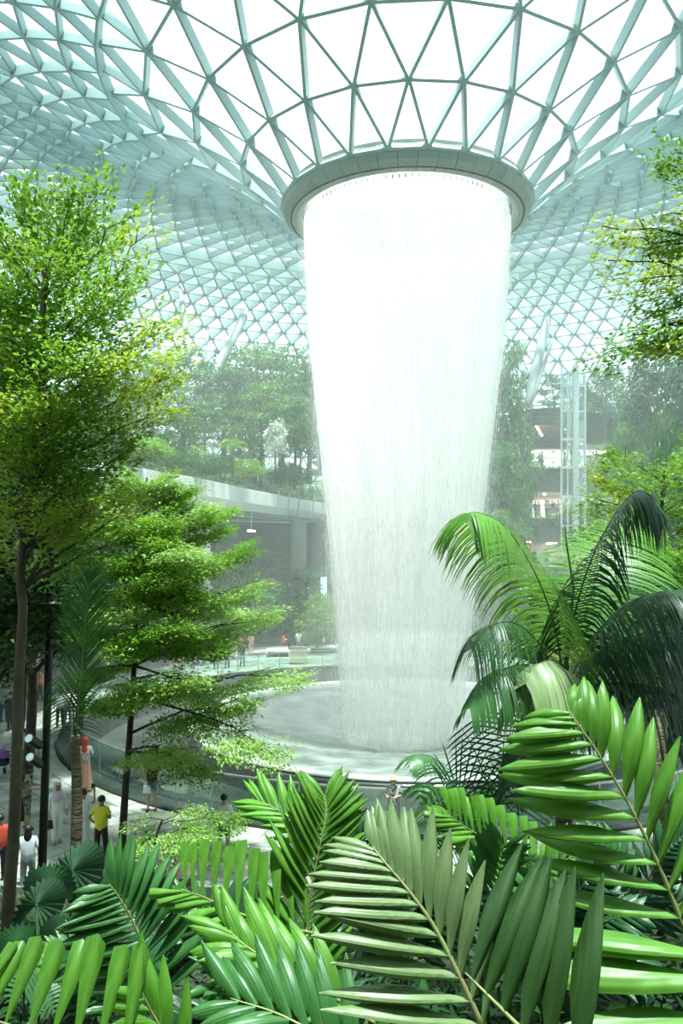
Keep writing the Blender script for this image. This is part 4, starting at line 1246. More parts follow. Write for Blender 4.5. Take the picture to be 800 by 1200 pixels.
def fine_frond(plant, rach, n, ln, m, hang=.6, wid=.03, rad=.014, splay=.9, fwd=.5, rm=None, t0=.1, sides=(-1,1), cam_w=.15, nrm=None):
    """feather frond with many narrow leaflets that bend down by their weight"""
    pts = spline([P(*q) for q in rach], 28)
    mb = MB(); mb.tube(pts, [rad*(1-.8*i/28) for i in range(29)], 5)
    fr = mb.build('frond', rm or M['rachis_dark'], plant, smooth=True)
    vs, fs = [], []
    for i in range(n):
        t = t0+(1-t0)*(i+.5)/n
        q = t*28; k = min(27, int(q)); p = pts[k].lerp(pts[k+1], q-k); T = (pts[k+1]-pts[k]).normalized()
        N_ = Vector((0,0,1))*(1-cam_w) + (Vector((0,0,CAMZ))-p).normalized()*cam_w
        if nrm is not None: N_ = Vector(nrm)
        N_ = N_ - T*N_.dot(T)
        if N_.length < .05: N_ = Vector((0,-1,0)) - T*Vector((0,-1,0)).dot(T)
        N_.normalize(); Sd = T.cross(N_).normalized()
        for s in sides:
            l = (ln[0]+(ln[1]-ln[0])*t*2 if t < .5 else ln[1]+(ln[2]-ln[1])*(t-.5)*2)/F*p.y*rnd.uniform(.88,1.08)
            dvec = (T*fwd*rnd.uniform(.8,1.2) + Sd*s*splay + N_*.15).normalized()
            b0 = len(vs); c = p.copy(); ns = 5
            for j in range(ns+1):
                u = j/ns; w = wid*(.35+.65*math.sin(math.pi*min(1,.25+.75*u)))*(1 if j < ns else .05)
                sdv = dvec.cross(N_)
                if sdv.length < .05: sdv = T.copy()
                sdv.normalize()
                vs += [tuple(c - sdv*w*.5), tuple(c + sdv*w*.5)]
                dvec = (dvec + Vector((0,0,-1))*hang*.42).normalized()
                c = c + dvec*l/ns
            for j in range(ns):
                fs.append((b0+2*j, b0+2*j+2, b0+2*j+3, b0+2*j+1))
    link('leaflets', mesh('leaflets', vs, fs, True), m, fr, kind='stuff')
    return fr

def palm(name, base, label, group=None, cat='palm'):
    return empty(name, base, label=label, cat=cat, group=group)
def stems(e, base, tops, r=.02, m=None):
    for tp_ in tops:
        mb = MB(); b = Vector(base); mb.tube(spline([b, b.lerp(tp_, .6)+Vector((0,0,.12)), tp_], 8), [r*(1.2-.5*i/8) for i in range(9)], 6)
        mb.build('stem', m or M['rachis_dark'], e, smooth=True)

# --- big palm with drooping feather leaves, right of the waterfall
D = 9.5
base = P(652,1120,D); base.z = slope(base.x, D)-.05
e = palm('coconut_palm', base, 'large arching feather palm with drooping leaflets right of the waterfall')
crown = P(658,800,D)
mb = MB(); mb.tube(spline([base, base.lerp(crown,.5)+Vector((.05,0,0)), crown], 14), [.12-.035*i/14 for i in range(15)], 12); mb.build('trunk', M['palm_trunk'], e, smooth=True)
fine_frond(e, [(660,800,9.5),(650,735,9.3),(627,672,9.0),(592,618,8.7),(556,600,8.5),(546,612,8.4)], 105, (70,135,45), M['palm_bright'], 1.0, .022, cam_w=.2)
fine_frond(e, [(662,800,9.5),(672,725,9.3),(695,650,9.0),(728,592,8.8),(752,575,8.7),(775,600,8.6)], 110, (90,130,60), M['palm_dark'], 1.1, .022, cam_w=.1)
fine_frond(e, [(655,800,9.4),(632,755,9.0),(602,730,8.7),(572,735,8.5),(552,760,8.4)], 70, (50,100,55), M['palm_mid'], 1.2, .012, cam_w=.2)
fine_frond(e, [(655,805,9.3),(620,780,8.8),(580,790,8.4),(550,830,8.2)], 70, (60,85,40), M['palm_mid'], 1.1, .02)
fine_frond(e, [(662,805,9.5),(700,740,9.2),(750,700,9.0),(810,690,8.8)], 90, (70,130,70), M['palm_dark'], .9, .02)
fine_frond(e, [(662,805,9.5),(710,760,9.4),(770,740,9.2),(840,760,9.0)], 86, (70,130,80), M['palm_deep'], .9, .02)
fine_frond(e, [(664,810,9.5),(720,800,9.0),(780,810,8.7),(840,850,8.5)], 80, (70,120,70), M['palm_deep'], .9, .02)
fine_frond(e, [(664,800,9.6),(690,700,9.9),(715,640,10.3),(745,610,10.8)], 50, (60,100,50), M['palm_bright'], .5, .03, cam_w=.5)
fine_frond(e, [(660,812,9.4),(640,830,9.0),(620,870,8.8),(600,920,8.7)], 40, (50,80,40), M['palm_dark'], .9, .03)
# folded pale leaf hanging over the crown
fr = fine_frond(e, [(672,825,8.9),(664,792,8.7),(647,775,8.45),(630,780,8.3),(616,800,8.2)], 60, (105,125,80), M['palm_pale'], 1.6, .030, splay=.55, fwd=.2, rm=M['palm_pale'])
# narrow unopened spear
mb = MB(); mb.tube([P(660,800,9.6), P(672,690,9.7), P(664,640,9.7), P(660,598,9.7)], [.02,.016,.012,.004], 6); mb.build('spear_leaf', M['rachis_dark'], e, smooth=True)

# --- second, greener palm behind at the right edge
D = 12.5
base = P(770,1060,D); base.z = slope(base.x, D)-.05
e = palm('feather_palm', base, 'dark green feather palm at the right edge behind the large palm')
crown = P(775,830,D)
mb = MB(); mb.tube([base, base.lerp(crown,.5), crown], [.12,.10,.09], 10); mb.build('trunk', M['palm_trunk'], e, smooth=True)
for rr in ([(775,830,12.5),(745,760,12.2),(715,720,11.8),(690,730,11.6)], [(775,830,12.5),(790,740,12.3),(815,680,12),(850,680,11.8)], [(775,830,12.5),(730,800,12.2),(690,810,12),(660,850,11.8)],
           [(775,830,12.5),(770,740,12.8),(745,680,13.2),(720,660,13.5)], [(775,830,12.5),(820,780,12.5),(860,790,12.3)]):
    fine_frond(e, rr, 44, (60,100,50), M['palm_dark'], .75, .035)

# --- slender palm with ringed trunk at the left
D = 12.5
base = P(84,1062,D); base.z = slope(base.x, D)-.05
e = palm('slender_palm', base, 'slender palm with ringed brown trunk and one upright feather leaf beside the red headscarf')
crown = P(88,862,D)
mb = MB(); mb.tube(spline([base, P(90,960,D), crown], 14), [.105-.035*i/14 for i in range(15)], 12); mb.build('trunk', M['palm_trunk'], e, smooth=True)
fine_frond(e, [(89,868,12.5),(94,800,12.4),(99,740,12.3),(103,690,12.2),(108,660,12.1)], 70, (48,54,20), M['palm_mid'], .10, .022, cam_w=.95, splay=.75, fwd=1.3, rm=M['rachis'])
fine_frond(e, [(88,868,12.5),(84,820,12.3),(76,790,12.1)], 20, (30,40,30), M['palm_mid'], .6, .02, cam_w=.9)

# --- small arching palms before the basin
D = 11.0
base = P(545,1030,D); base.z = slope(base.x, D)-.05
e = palm('arching_palm', base, 'small arching blue-green palm before the basin near the straw-hatted visitor')
for rr, m in (([(545,1000,11),(538,950,10.8),(520,900,10.4),(495,884,10),(478,892,9.8)], 'palm_mid'), ([(540,1000,11),(525,955,10.8),(510,925,10.6),(500,918,10.4),(490,925,10.3)], 'palm_mid'),
              ([(545,1000,11),(530,965,10.5),(515,945,10),(500,945,9.8)], 'palm_lime'), ([(548,1000,11),(560,950,11),(575,920,11)], 'palm_dark'), ([(542,1000,11),(515,985,10.6),(490,978,10.2),(475,985,10)], 'palm_dark')):
    fine_frond(e, rr, 30, (34,48,24), M[m], .8, .035)
stems(e, base, [P(545,1000,11), P(540,1000,11)], .03)
D = 10.0
base = P(592,1050,D); base.z = slope(base.x, D)-.05
e = palm('thin_palm', base, 'thin dark palm with wide straight leaflets under the big drooping palm')
for rr in ([(590,960,10),(588,915,9.9),(590,870,9.8),(592,835,9.7)], [(590,960,10),(570,915,9.7),(556,880,9.4),(540,852,9.2)], [(590,960,10),(560,930,9.8),(535,915,9.6),(518,918,9.5)], [(590,960,10),(620,920,10),(645,900,10)]):
    fine_frond(e, rr, 15, (56,60,24), M['palm_dark'], .12, .028, cam_w=.85, fwd=.25)
stems(e, base, [P(590,960,10)], .035)

# --- foreground: broad-leaved palm at the right
base = Vector((1.75, 3.2, slope(1.75, 3.2)-.03))
e = palm('broad_leaf_palm', base, 'bright broad-leaved palm filling the lower right corner')
stems(e, base, [P(806,1100,3.25), P(850,1230,2.3)], .022)
big_frond(e, [(806,1100,3.25),(772,1015,3.3),(738,945,3.35),(702,885,3.4),(678,850,3.45),(666,832,3.5)], 13, (185,135,46), (170,108,36), M['palm_bright'], 'blade', 24, 2, .010, cam_w=.75, t0=.02, angL=(66,64), angR=(50,38))
big_frond(e, [(930,1290,2.3),(890,1220,2.35),(850,1150,2.4),(830,1110,2.45)], 4, (270,270,250), None, M['palm_bright'], 'blade', 44, 1, .010, cam_w=.75, t0=.02, angL=(68,66))
# --- greyish glossy palm in the middle
base = Vector((.55, 2.3, slope(.55, 2.3)-.03))
e = palm('grey_leaf_palm', base, 'grey-green broad-leaved palm with spotted glossy leaflets at the bottom centre')
stems(e, base, [P(575,1225,2.45), P(655,1275,2.2)], .018)
big_frond(e, [(575,1225,2.45),(540,1148,2.5),(508,1085,2.55),(478,1043,2.6),(452,1012,2.65),(436,992,2.7)], 13, (185,125,46), (148,108,44), M['palm_sheen'], 'blade', 24, 0, .009, cam_w=.85, t0=.02, angL=(62,36), angR=(44,28))
# --- dark palm with upright blades
base = Vector((.75, 2.1, slope(.75, 2.1)-.03))
e = palm('dark_blade_palm', base, 'dark green palm with upright blade-like leaflets right of the bottom centre')
stems(e, base, [P(700,1290,2.15)], .016)
big_frond(e, [(700,1290,2.15),(630,1225,2.2),(580,1175,2.25),(545,1140,2.3)], 6, None, (225,185,150), M['palm_olive'], 'blade', 36, 0, .010, cam_w=.85, t0=.02, angR=(62,76))
# --- left-centre palms
base = Vector((-.9, 4.5, slope(-.9, 4.5)-.03))
e = palm('blue_green_palm', base, 'blue-green palm with long flat leaflets at lower left, behind the upright blades')
stems(e, base, [P(190,1180,4.4)], .02)
big_frond(e, [(190,1180,4.4),(172,1120,4.4),(156,1080,4.4),(140,1052,4.4),(128,1036,4.4)], 14, (95,88,40), (80,88,48), M['palm_mid'], 'blade', 16, 1, .009, cam_w=.8, t0=.02, angL=(76,62), angR=(78,32))
base = Vector((-.25, 4.2, slope(-.25, 4.2)-.03))
e = palm('lime_palm', base, 'bright lime palm with one tall symmetric leaf, centre of the lower picture')
stems(e, base, [P(350,1200,4.2), P(345,1015,4.8), P(375,1095,4.2)], .018)
big_frond(e, [(350,1200,4.2),(352,1130,4.2),(361,1060,4.25),(373,1000,4.3),(382,955,4.35),(380,932,4.4)], 24, (95,92,40), (88,84,36), M['palm_bright'], 'blade', 13, 1, .009, cam_w=.8, t0=.02, angL=(48,36), angR=(50,34))
big_frond(e, [(372,990,4.8),(345,962,4.9),(318,945,5.0),(300,937,5.1)], 8, (50,52,40), (56,52,40), M['palm_lime'], 'blade', 12, 0, .007, cam_w=.8, t0=.02, angL=(45,15), angR=(55,20))
big_frond(e, [(375,1095,4.2),(325,1085,4.15),(280,1070,4.1),(240,1052,4.05),(212,1042,4.0)], 11, (36,50,50), (82,76,50), M['palm_bright'], 'blunt', 15, 0, .008, cam_w=.8, t0=.02, angL=(60,20), angR=(74,74))
base = Vector((-.9, 2.9, slope(-.9, 2.9)-.03))
e = palm('upright_blade_palm', base, 'vivid green palm with a row of upright blunt leaflets in the lower left corner')
stems(e, base, [P(150,1235,2.95)], .016)
big_frond(e, [(165,1235,2.95),(105,1222,2.95),(50,1212,2.95),(-5,1196,2.95),(-40,1180,2.95)], 8, None, (112,100,70), M['palm_bright'], 'blunt', 25, 0, .009, cam_w=.8, t0=.02, angR=(85,92))
big_frond(e, [(240,1290,3.1),(205,1230,3.1),(180,1190,3.1),(165,1160,3.1)], 5, (70,60,40), (110,90,60), M['palm_lime'], 'blade', 20, 1, .008, cam_w=.8, angL=(60,40), angR=(30,20))
# --- broad shadow-striped leaves, bottom centre
base = Vector((-.1, 3.4, slope(-.1, 3.4)-.03))
e = palm('low_palm', base, 'low palm with broad flat leaflets crossing the bottom centre')
stems(e, base, [P(430,1190,3.5), P(440,1260,3.2)], .016)
big_frond(e, [(440,1200,3.5),(385,1165,3.5),(335,1138,3.55),(290,1110,3.6),(268,1090,3.65)], 9, (60,80,60), (90,95,60), M['palm_bright'], 'blade', 24, 1, .009, cam_w=.65, angL=(60,25), angR=(48,20))
big_frond(e, [(450,1270,3.2),(390,1225,3.2),(330,1190,3.25),(270,1170,3.3)], 8, (80,90,60), (120,110,80), M['palm_mid'], 'blade', 28, 1, .009, cam_w=.65, angL=(60,25), angR=(60,30))
big_frond(e, [(450,1290,3.0),(470,1235,3.0),(500,1195,3.0)], 5, (60,60,50), (60,60,50), M['palm_mid'], 'blade', 24, 1, .009, cam_w=.65)
# --- bright short-leaved palm between the centre and the right
base = P(590,1100,6.0); base.z = slope(base.x, 6.0)-.03
e = palm('short_leaf_palm', base, 'vivid short-leaved palm between the pale central leaf and the right palm')
stems(e, base, [P(640,1030,6.0), P(600,1100,5.5), P(560,1110,5.4)], .02)
big_frond(e, [(650,1030,6.0),(600,1000,6.0),(555,975,6.0),(525,955,6.0)], 12, (48,48,34), (52,52,36), M['palm_lime'], 'blunt', 13, 1, .008, cam_w=.8, angL=(50,30), angR=(70,50))
big_frond(e, [(600,1110,5.5),(610,1060,5.5),(640,1020,5.4),(680,1000,5.3)], 12, (60,60,40), (60,60,40), M['palm_bright'], 'blade', 14, 1, .008, cam_w=.6)
big_frond(e, [(560,1120,5.4),(575,1060,5.4),(585,1020,5.3),(590,990,5.2)], 12, (60,60,40), (60,60,40), M['palm_mid'], 'blade', 14, 1, .008, cam_w=.6)
# --- darker palms filling in behind
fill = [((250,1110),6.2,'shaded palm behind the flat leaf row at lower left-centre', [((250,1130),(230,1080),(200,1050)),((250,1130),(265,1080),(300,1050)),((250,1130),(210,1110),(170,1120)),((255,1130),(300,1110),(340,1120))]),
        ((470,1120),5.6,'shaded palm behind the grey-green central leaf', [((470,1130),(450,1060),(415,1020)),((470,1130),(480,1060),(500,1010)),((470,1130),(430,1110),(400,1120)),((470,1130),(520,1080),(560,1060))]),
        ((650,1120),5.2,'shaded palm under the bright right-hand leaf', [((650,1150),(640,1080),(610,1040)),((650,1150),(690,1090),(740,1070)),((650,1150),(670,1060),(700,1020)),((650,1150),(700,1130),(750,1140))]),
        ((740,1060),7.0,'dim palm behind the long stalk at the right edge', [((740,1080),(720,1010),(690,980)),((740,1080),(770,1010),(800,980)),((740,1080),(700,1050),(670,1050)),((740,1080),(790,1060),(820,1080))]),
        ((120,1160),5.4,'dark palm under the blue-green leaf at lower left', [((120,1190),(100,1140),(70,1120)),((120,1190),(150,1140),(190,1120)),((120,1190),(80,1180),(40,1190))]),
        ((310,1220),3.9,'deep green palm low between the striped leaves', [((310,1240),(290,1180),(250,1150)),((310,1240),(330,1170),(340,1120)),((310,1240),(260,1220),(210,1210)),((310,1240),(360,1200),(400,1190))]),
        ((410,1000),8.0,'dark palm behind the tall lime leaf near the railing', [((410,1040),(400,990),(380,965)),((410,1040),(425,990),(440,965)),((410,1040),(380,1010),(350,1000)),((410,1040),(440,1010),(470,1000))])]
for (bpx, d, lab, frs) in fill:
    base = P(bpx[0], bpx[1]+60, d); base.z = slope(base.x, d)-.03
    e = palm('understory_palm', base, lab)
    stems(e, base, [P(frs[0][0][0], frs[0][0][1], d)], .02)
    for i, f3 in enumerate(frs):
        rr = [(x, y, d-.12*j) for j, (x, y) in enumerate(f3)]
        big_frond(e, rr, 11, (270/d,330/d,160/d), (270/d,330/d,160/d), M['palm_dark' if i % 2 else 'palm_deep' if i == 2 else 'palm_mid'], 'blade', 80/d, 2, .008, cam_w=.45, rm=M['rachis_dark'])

# --- fan palms and split-leaf plants at the left
def fan_leaf(parent, c, r, facing, m, span=5.2, n=22, name='fan_leaf', notch=.12):
    f = Vector(facing).normalized(); u = Vector((0,0,1)) - f*f.z; u.normalize(); s = u.cross(f)
    vs, fs = [tuple(c)], []
    for i in range(2*n+1):
        a = -span/2 + span*i/(2*n)
        rr = r*(1.0 if i % 2 else 1-notch)
        for q, k in ((.5, .5), (1.0, 1.0)):
            off = f*(.035*r*(1 if i % 2 else -1)*q*2 - .18*r*q*q)
            vs.append(tuple(c + (u*math.cos(a)+s*math.sin(a))*rr*k + off))
    for i in range(2*n):
        fs.append((0, 1+2*i, 3+2*i)); fs.append((1+2*i, 2+2*i, 4+2*i, 3+2*i))
    return link(name, mesh(name, vs, fs), m, parent)
for (bpx, d, lab, lv) in (((70,1090), 8.0, 'round-leaved fan palm behind the lamp post foot', [((85,1020),40),((112,1045),30),((60,1035),30)]),
                          ((45,1110), 6.6, 'dark fan palm with a lit leaf edge just right of the foreground trunk', [((43,1060),36),((18,1105),30),((75,1092),26)])):
    base = P(bpx[0], bpx[1], d); base.z = slope(base.x, d)-.03
    e = palm('fan_palm', base, lab)
    for i, ((x, y), rpx) in enumerate(lv):
        c = P(x, y, d-.2*i)
        mb = MB(); mb.tube(spline([base, base.lerp(c,.6)+Vector((0,.05,.05)), c], 6), .012, 5); mb.build('stalk', M['rachis_dark'], e)
        fan_leaf(e, c, rpx/F*d, (-.3+.4*i, -.5, 1.0 if i else .6), M['palm_deep' if i != 1 else 'palm_dark'])
def split_leaf(parent, c, r, facing, m, roll=0.0):
    f = Vector(facing).normalized(); u = (Vector((0,0,-1)) + f*f.z).normalized(); u = Quaternion(f, roll) @ u; s = u.cross(f)
    n = 9; vs, fs = [], []
    for i in range(n+1):
        t = i/n; vs.append(tuple(c + u*(t*2-.3)*r + f*(-.25*r*t*t)))
    for sg in (-1, 1):
        for i in range(n):
            t0_, t1 = i/n, (i+.72)/n
            w = math.sin(math.pi*min(1,(t0_*.85+.18)))
            b = len(vs)
            for t, q in ((t0_,1.0),(t1,1.0),(t0_,.5),(t1,.5)):
                vs.append(tuple(c + u*((t+.16*q)*2-.3)*r + s*sg*w*r*q + f*(-.25*r*t*t-.12*r*q*q)))
            fs.append((i, b+2, b+3, i+1)); fs.append((b+2, b, b+1, b+3))
    return link('split_leaf', mesh('split_leaf', vs, fs), m, parent)
for (bpx, d, lab, lv, mm) in (((62,1150), 5.6, 'plant with lit yellow-green split leaves at the lower left', [((60,1105),22,.5),((74,1122),18,-.4),((50,1122),16,.9)], 'palm_lime'),
                          ((40,1170), 5.2, 'darker split-leaf plant beside the foreground trunk base', [((38,1140),20,-.6),((24,1118),15,.3),((45,1158),18,.8)], 'palm_mid')):
    base = P(bpx[0], bpx[1]+15, d); base.z = slope(base.x, d)-.03
    e = palm('split_leaf_plant', base, lab, cat='plant')
    for i, ((x, y), rpx, ro) in enumerate(lv):
        c = P(x, y, d-.15*i)
        mb = MB(); mb.tube(spline([base, base.lerp(c,.6)+Vector((0,.05,.05)), c], 6), .009, 5); mb.build('stalk', M['rachis_dark'], e)
        split_leaf(e, c, rpx/F*d, (0,-.75,.8), M[mm], ro)
# leafy undergrowth on the bank
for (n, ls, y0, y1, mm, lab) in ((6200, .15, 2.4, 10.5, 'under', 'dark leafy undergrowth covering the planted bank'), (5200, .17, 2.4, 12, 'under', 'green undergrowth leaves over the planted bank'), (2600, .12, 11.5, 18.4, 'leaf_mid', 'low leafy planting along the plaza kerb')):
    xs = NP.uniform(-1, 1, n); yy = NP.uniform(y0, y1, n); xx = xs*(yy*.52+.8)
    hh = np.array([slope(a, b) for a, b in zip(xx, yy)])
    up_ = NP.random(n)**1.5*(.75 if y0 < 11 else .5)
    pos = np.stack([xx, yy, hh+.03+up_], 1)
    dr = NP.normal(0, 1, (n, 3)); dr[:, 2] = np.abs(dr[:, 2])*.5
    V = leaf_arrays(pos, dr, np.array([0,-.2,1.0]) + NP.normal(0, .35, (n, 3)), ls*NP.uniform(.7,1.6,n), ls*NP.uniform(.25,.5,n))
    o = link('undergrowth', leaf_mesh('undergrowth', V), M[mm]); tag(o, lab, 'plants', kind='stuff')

# --- lamp post
D = 14.0
b = P(48,1010,D); b.z = slope(b.x, D)-.05
e = empty('lamp_post', b, label='tall black lamp post with two black spotlights at the left', cat='lamp')
top = P(57,598,D); top.x = b.x + .02
top2 = Vector((b.x+.13, D, top.z))
mb = MB(); mb.tube([b, b.lerp(top2,.5), top2], [.075,.07,.065], 14); mb.build('pole', M['blackmetal'], e, smooth=True)
mb = MB(); mb.tube([b+Vector((0,0,.8)), b+Vector((0,0,1.05))], .13, 14); mb.tube([b, b+Vector((0,0,.1))], .18, 14); mb.build('base_collar', M['blackmetal'], e)
for (x, y) in ((38,868),(39,890)):
    a = P(50, y+8, D); c = P(x, y, D-.3); dirn = (c-a).normalized()
    mb = MB(); mb.tube([a, a.lerp(c,.5)], .03, 8); h = mb.build('spotlight', M['blackmetal'], e)
    mb = MB(); mb.tube([a.lerp(c,.3), c+dirn*.12], [.075,.085], 12); mb.build('lamp_head', M['blackmetal'], h)
    mb = MB(); mb.tube([c+dirn*.115, c+dirn*.13], .07, 12); mb.build('lens', M['steel'], h)
mb = MB(); tt = top2; mb.tube([tt-Vector((0,0,.3)), tt+Vector((.5,0,-.05))], .04, 8); h = mb.build('spotlight', M['blackmetal'], e)
mb = MB(); mb.box(tt.x+.2, tt.x+.75, D-.2, D+.2, tt.z-.12, tt.z+.1); mb.build('lamp_head', M['blackmetal'], h)
# ---------------------------------------------------------------- people
def cloth(name, c, c2=None, s=14, rough=.8):
    return mat(name, c, rough, noise=(s, c2, 2) if c2 else None)
SK = {'a': cloth('skin', (.50,.30,.20), rough=.55), 'b': cloth('tan_skin', (.36,.20,.12), rough=.55)}
CL = {'white': cloth('white_cloth', (.75,.76,.76)), 'offwhite': cloth('pale_cloth', (.62,.66,.70)), 'black': cloth('black_cloth', (.02,.02,.025)), 'red': cloth('red_cloth', (.62,.07,.04)),
      'peach': cloth('peach_cloth', (.55,.30,.20)), 'yellow': cloth('yellow_cloth', (.72,.68,.05)), 'lavender': cloth('lavender_cloth', (.55,.42,.55)), 'denim': cloth('denim', (.10,.17,.28)),
      'camo': cloth('camouflage_cloth', (.05,.06,.05), (.30,.30,.24), 10), 'blue': cloth('blue_cloth', (.25,.38,.52)), 'pink': cloth('pink_cloth', (.70,.45,.45)), 'check': cloth('checked_cloth', (.75,.72,.68), (.35,.18,.16), 18),
      'orange': cloth('orange_cloth', (.70,.25,.08)), 'plaid': cloth('plaid_cloth', (.75,.75,.75), (.04,.04,.05), 16), 'grey': cloth('grey_cloth', (.25,.26,.27)), 'hair': cloth('dark_hair', (.015,.012,.010), rough=.5), 'straw': cloth('straw', (.72,.58,.32)), 'green': cloth('green_cloth', (.15,.32,.12)), 'navy': cloth('navy_cloth', (.03,.05,.12))}
def skin_obj(name, vs, es, rs, m, parent, sub=1):
    me = bpy.data.meshes.new(name); me.from_pydata([tuple(v) for v in vs], es, [])
    o = bpy.data.objects.new(name, me); COL.objects.link(o)
    md = o.modifiers.new('skin', 'SKIN'); md.use_smooth_shade = True
    for i, r in enumerate(rs):
        sv = me.skin_vertices[0].data[i]; sv.radius = r if isinstance(r, tuple) else (r, r); sv.use_root = (i == 0)
    if sub:
        s = o.modifiers.new('sub', 'SUBSURF'); s.levels = sub; s.render_levels = sub
    dg = bpy.context.evaluated_depsgraph_get(); ev = o.evaluated_get(dg)
    nm = bpy.data.meshes.new_from_object(ev)
    o.modifiers.clear(); o.data = nm; nm.name = name
    nm.materials.clear(); nm.materials.append(m)
    nm.polygons.foreach_set('use_smooth', [True]*len(nm.polygons))
    if parent is not None: o.parent = parent
    return o
def ell(mb, c, rx, ry, rz, nu=12, nv=8, v0=0.0, v1=1.0):
    b = len(mb.v)
    for j in range(nv+1):
        t = math.pi*(v0+(v1-v0)*j/nv)
        for i in range(nu):
            a = 2*math.pi*i/nu
            mb.v.append((c[0]+rx*math.sin(t)*math.cos(a), c[1]+ry*math.sin(t)*math.sin(a), c[2]+rz*math.cos(t)))
    for j in range(nv):
        for i in range(nu):
            i2 = (i+1) % nu
            mb.f.append((b+j*nu+i, b+(j+1)*nu+i, b+(j+1)*nu+i2, b+j*nu+i2))
def person(loc, rz, label, group=None, H=1.65, top='white', bottom='black', skirt=False, sleeve=.5, leglen=1.0, hair='short', hijab=None, hat=None, armL='down', armR='down', skin='a', lean=0.0, head_down=0.0, stride=.05, sit=False, fingers=True, bag=None, phone=False, dress=False):
    k = H/1.65
    e = empty('person', loc, rz, label=label, cat='person', group=group); e.scale = (k, k, k)
    zs = -.43 if sit else 0
    def B(x, y, z): return (x, y + lean*(z-.9), z+zs)
    arms = {'down': ((.235,-.02,1.13),(.25,.05,.88)), 'bent': ((.24,-.03,1.14),(.14,.22,1.16)), 'up': ((.25,.14,1.30),(.16,.30,1.52)), 'wide': ((.42,.0,1.30),(.62,.05,1.22)), 'hip': ((.30,-.06,1.14),(.17,.05,.98)), 'fwd': ((.22,.14,1.18),(.16,.38,1.15))}
    V = [B(0,0,.93), B(0,0,1.08), B(0,0,1.28), B(0,0,1.43), B(0,.015+head_down*.4,1.50), B(0,.03+head_down,1.57-head_down*.3), B(0,.02+head_down,1.63-head_down*.3)]
    R = [(.135,.10),(.115,.09),(.135,.10),(.055,.055),(.055,.06),(.078,.095),(.060,.070)]
    E = [(0,1),(1,2),(2,3),(3,4),(4,5),(5,6)]
    J = {}
    for s, nm, pose in ((-1,'L',armL),(1,'R',armR)):
        el_, wr_ = arms[pose]
        i0 = len(V)
        sh = B(s*.165,0,1.37); el_ = B(s*el_[0],el_[1],el_[2]); wr_ = B(s*wr_[0],wr_[1],wr_[2])
        d = (Vector(wr_)-Vector(el_)).normalized(); hn = Vector(wr_)+d*.07
        V += [sh, el_, wr_, tuple(hn)]; R += [.052,.038,.026,(.036,.018)]
        E += [(2,i0),(i0,i0+1),(i0+1,i0+2),(i0+2,i0+3)]
        J[nm] = (Vector(sh), Vector(el_), Vector(wr_), hn)
        if fingers:
            sd = d.cross(Vector((0,1,0)) if abs(d.y) < .8 else Vector((0,0,1))).normalized(); cu = Vector((0,.35,-.1))
            for q in range(4):
                a = len(V); o_ = sd*(q-1.5)*.019; ln = (.062,.072,.068,.052)[q]
                V += [tuple(hn+o_+d*.022), tuple(hn+o_+d*(.022+ln*.6)+cu*.02), tuple(hn+o_+d*(.02+ln)+cu*.05)]; R += [.009,.0085,.007]
                E += [(i0+3,a),(a,a+1),(a+1,a+2)]
            a = len(V); V += [tuple(Vector(wr_)+d*.035-sd*.03), tuple(Vector(wr_)+d*.075-sd*.048)]; R += [.010,.008]; E += [(i0+2,a),(a,a+1)]
    for s in (-1, 1):
        i0 = len(V)
        if sit: hp, kn, an, to = (s*.09,.0,.90-.43),(s*.10,.42,.90-.43),(s*.10,.44,.08),(s*.11,.60,.03)
        else: hp, kn, an, to = (s*.09,0,.86),(s*.10,s*stride*.6+.02,.48),(s*.11,s*stride,.08),(s*.12,s*stride+.15,.03)
        V += [hp, kn, an, to]; R += [.085,.058,.038,(.035,.03)]
        E += [(0,i0),(i0,i0+1),(i0+1,i0+2),(i0+2,i0+3)]
        J['h%d' % s] = (hp, kn, an)
    skin_obj('body', V, E, R, SK[skin], e, 1)
    hc = Vector(V[5])
    # shirt
    sv = [B(0,0,.80), B(0,0,1.02), B(0,0,1.26), B(0,0,1.41)]; sr = [(.205,.165),(.175,.145),(.180,.145),(.085,.085)]; se = [(0,1),(1,2),(2,3)]
    for nm in ('L','R'):
        sh, el_, wr_, _ = J[nm]; a = len(sv); sv.append(tuple(sh)); sr.append(.070); se.append((2,a))
        q = sh.lerp(el_, min(1, sleeve*2)); sv.append(tuple(q)); sr.append(.056); se.append((a,a+1))
        if sleeve > .5:
            sv.append(tuple(el_.lerp(wr_, sleeve*2-1))); sr.append(.042); se.append((a+1,a+2))
    skin_obj('shirt' if not dress else 'bodice', sv, se, sr, CL[top], e, 1)
    if skirt or dress:
        mb = MB(); n = 28; L_ = [(.98,.14,.11),(.86,.175,.14),(.6,.19,.17),(.3,.22,.20),(.08,.25,.23)]
        if leglen < .9: L_ = [(.98,.14,.11),(.86,.175,.14),(.7,.21,.18),(.52,.25,.22)]
        for j, (z, rx, ry) in enumerate(L_):
            for i in range(n):
                a = 2*math.pi*i/n; f = 1+.05*j*math.sin(a*7)*.6
                mb.v.append((rx*math.cos(a)*f, ry*math.sin(a)*f + lean*(z-.9), z+zs))
        for j in range(len(L_)-1):
            for i in range(n): mb.f.append((j*n+i, (j+1)*n+i, (j+1)*n+(i+1)%n, j*n+(i+1)%n))
        mb.build('skirt', CL[bottom], e, smooth=True, local=True)
    else:
        tv = [B(0,0,1.04), B(0,0,.88)]; trr = [(.165,.13),(.175,.145)]; te = [(0,1)]
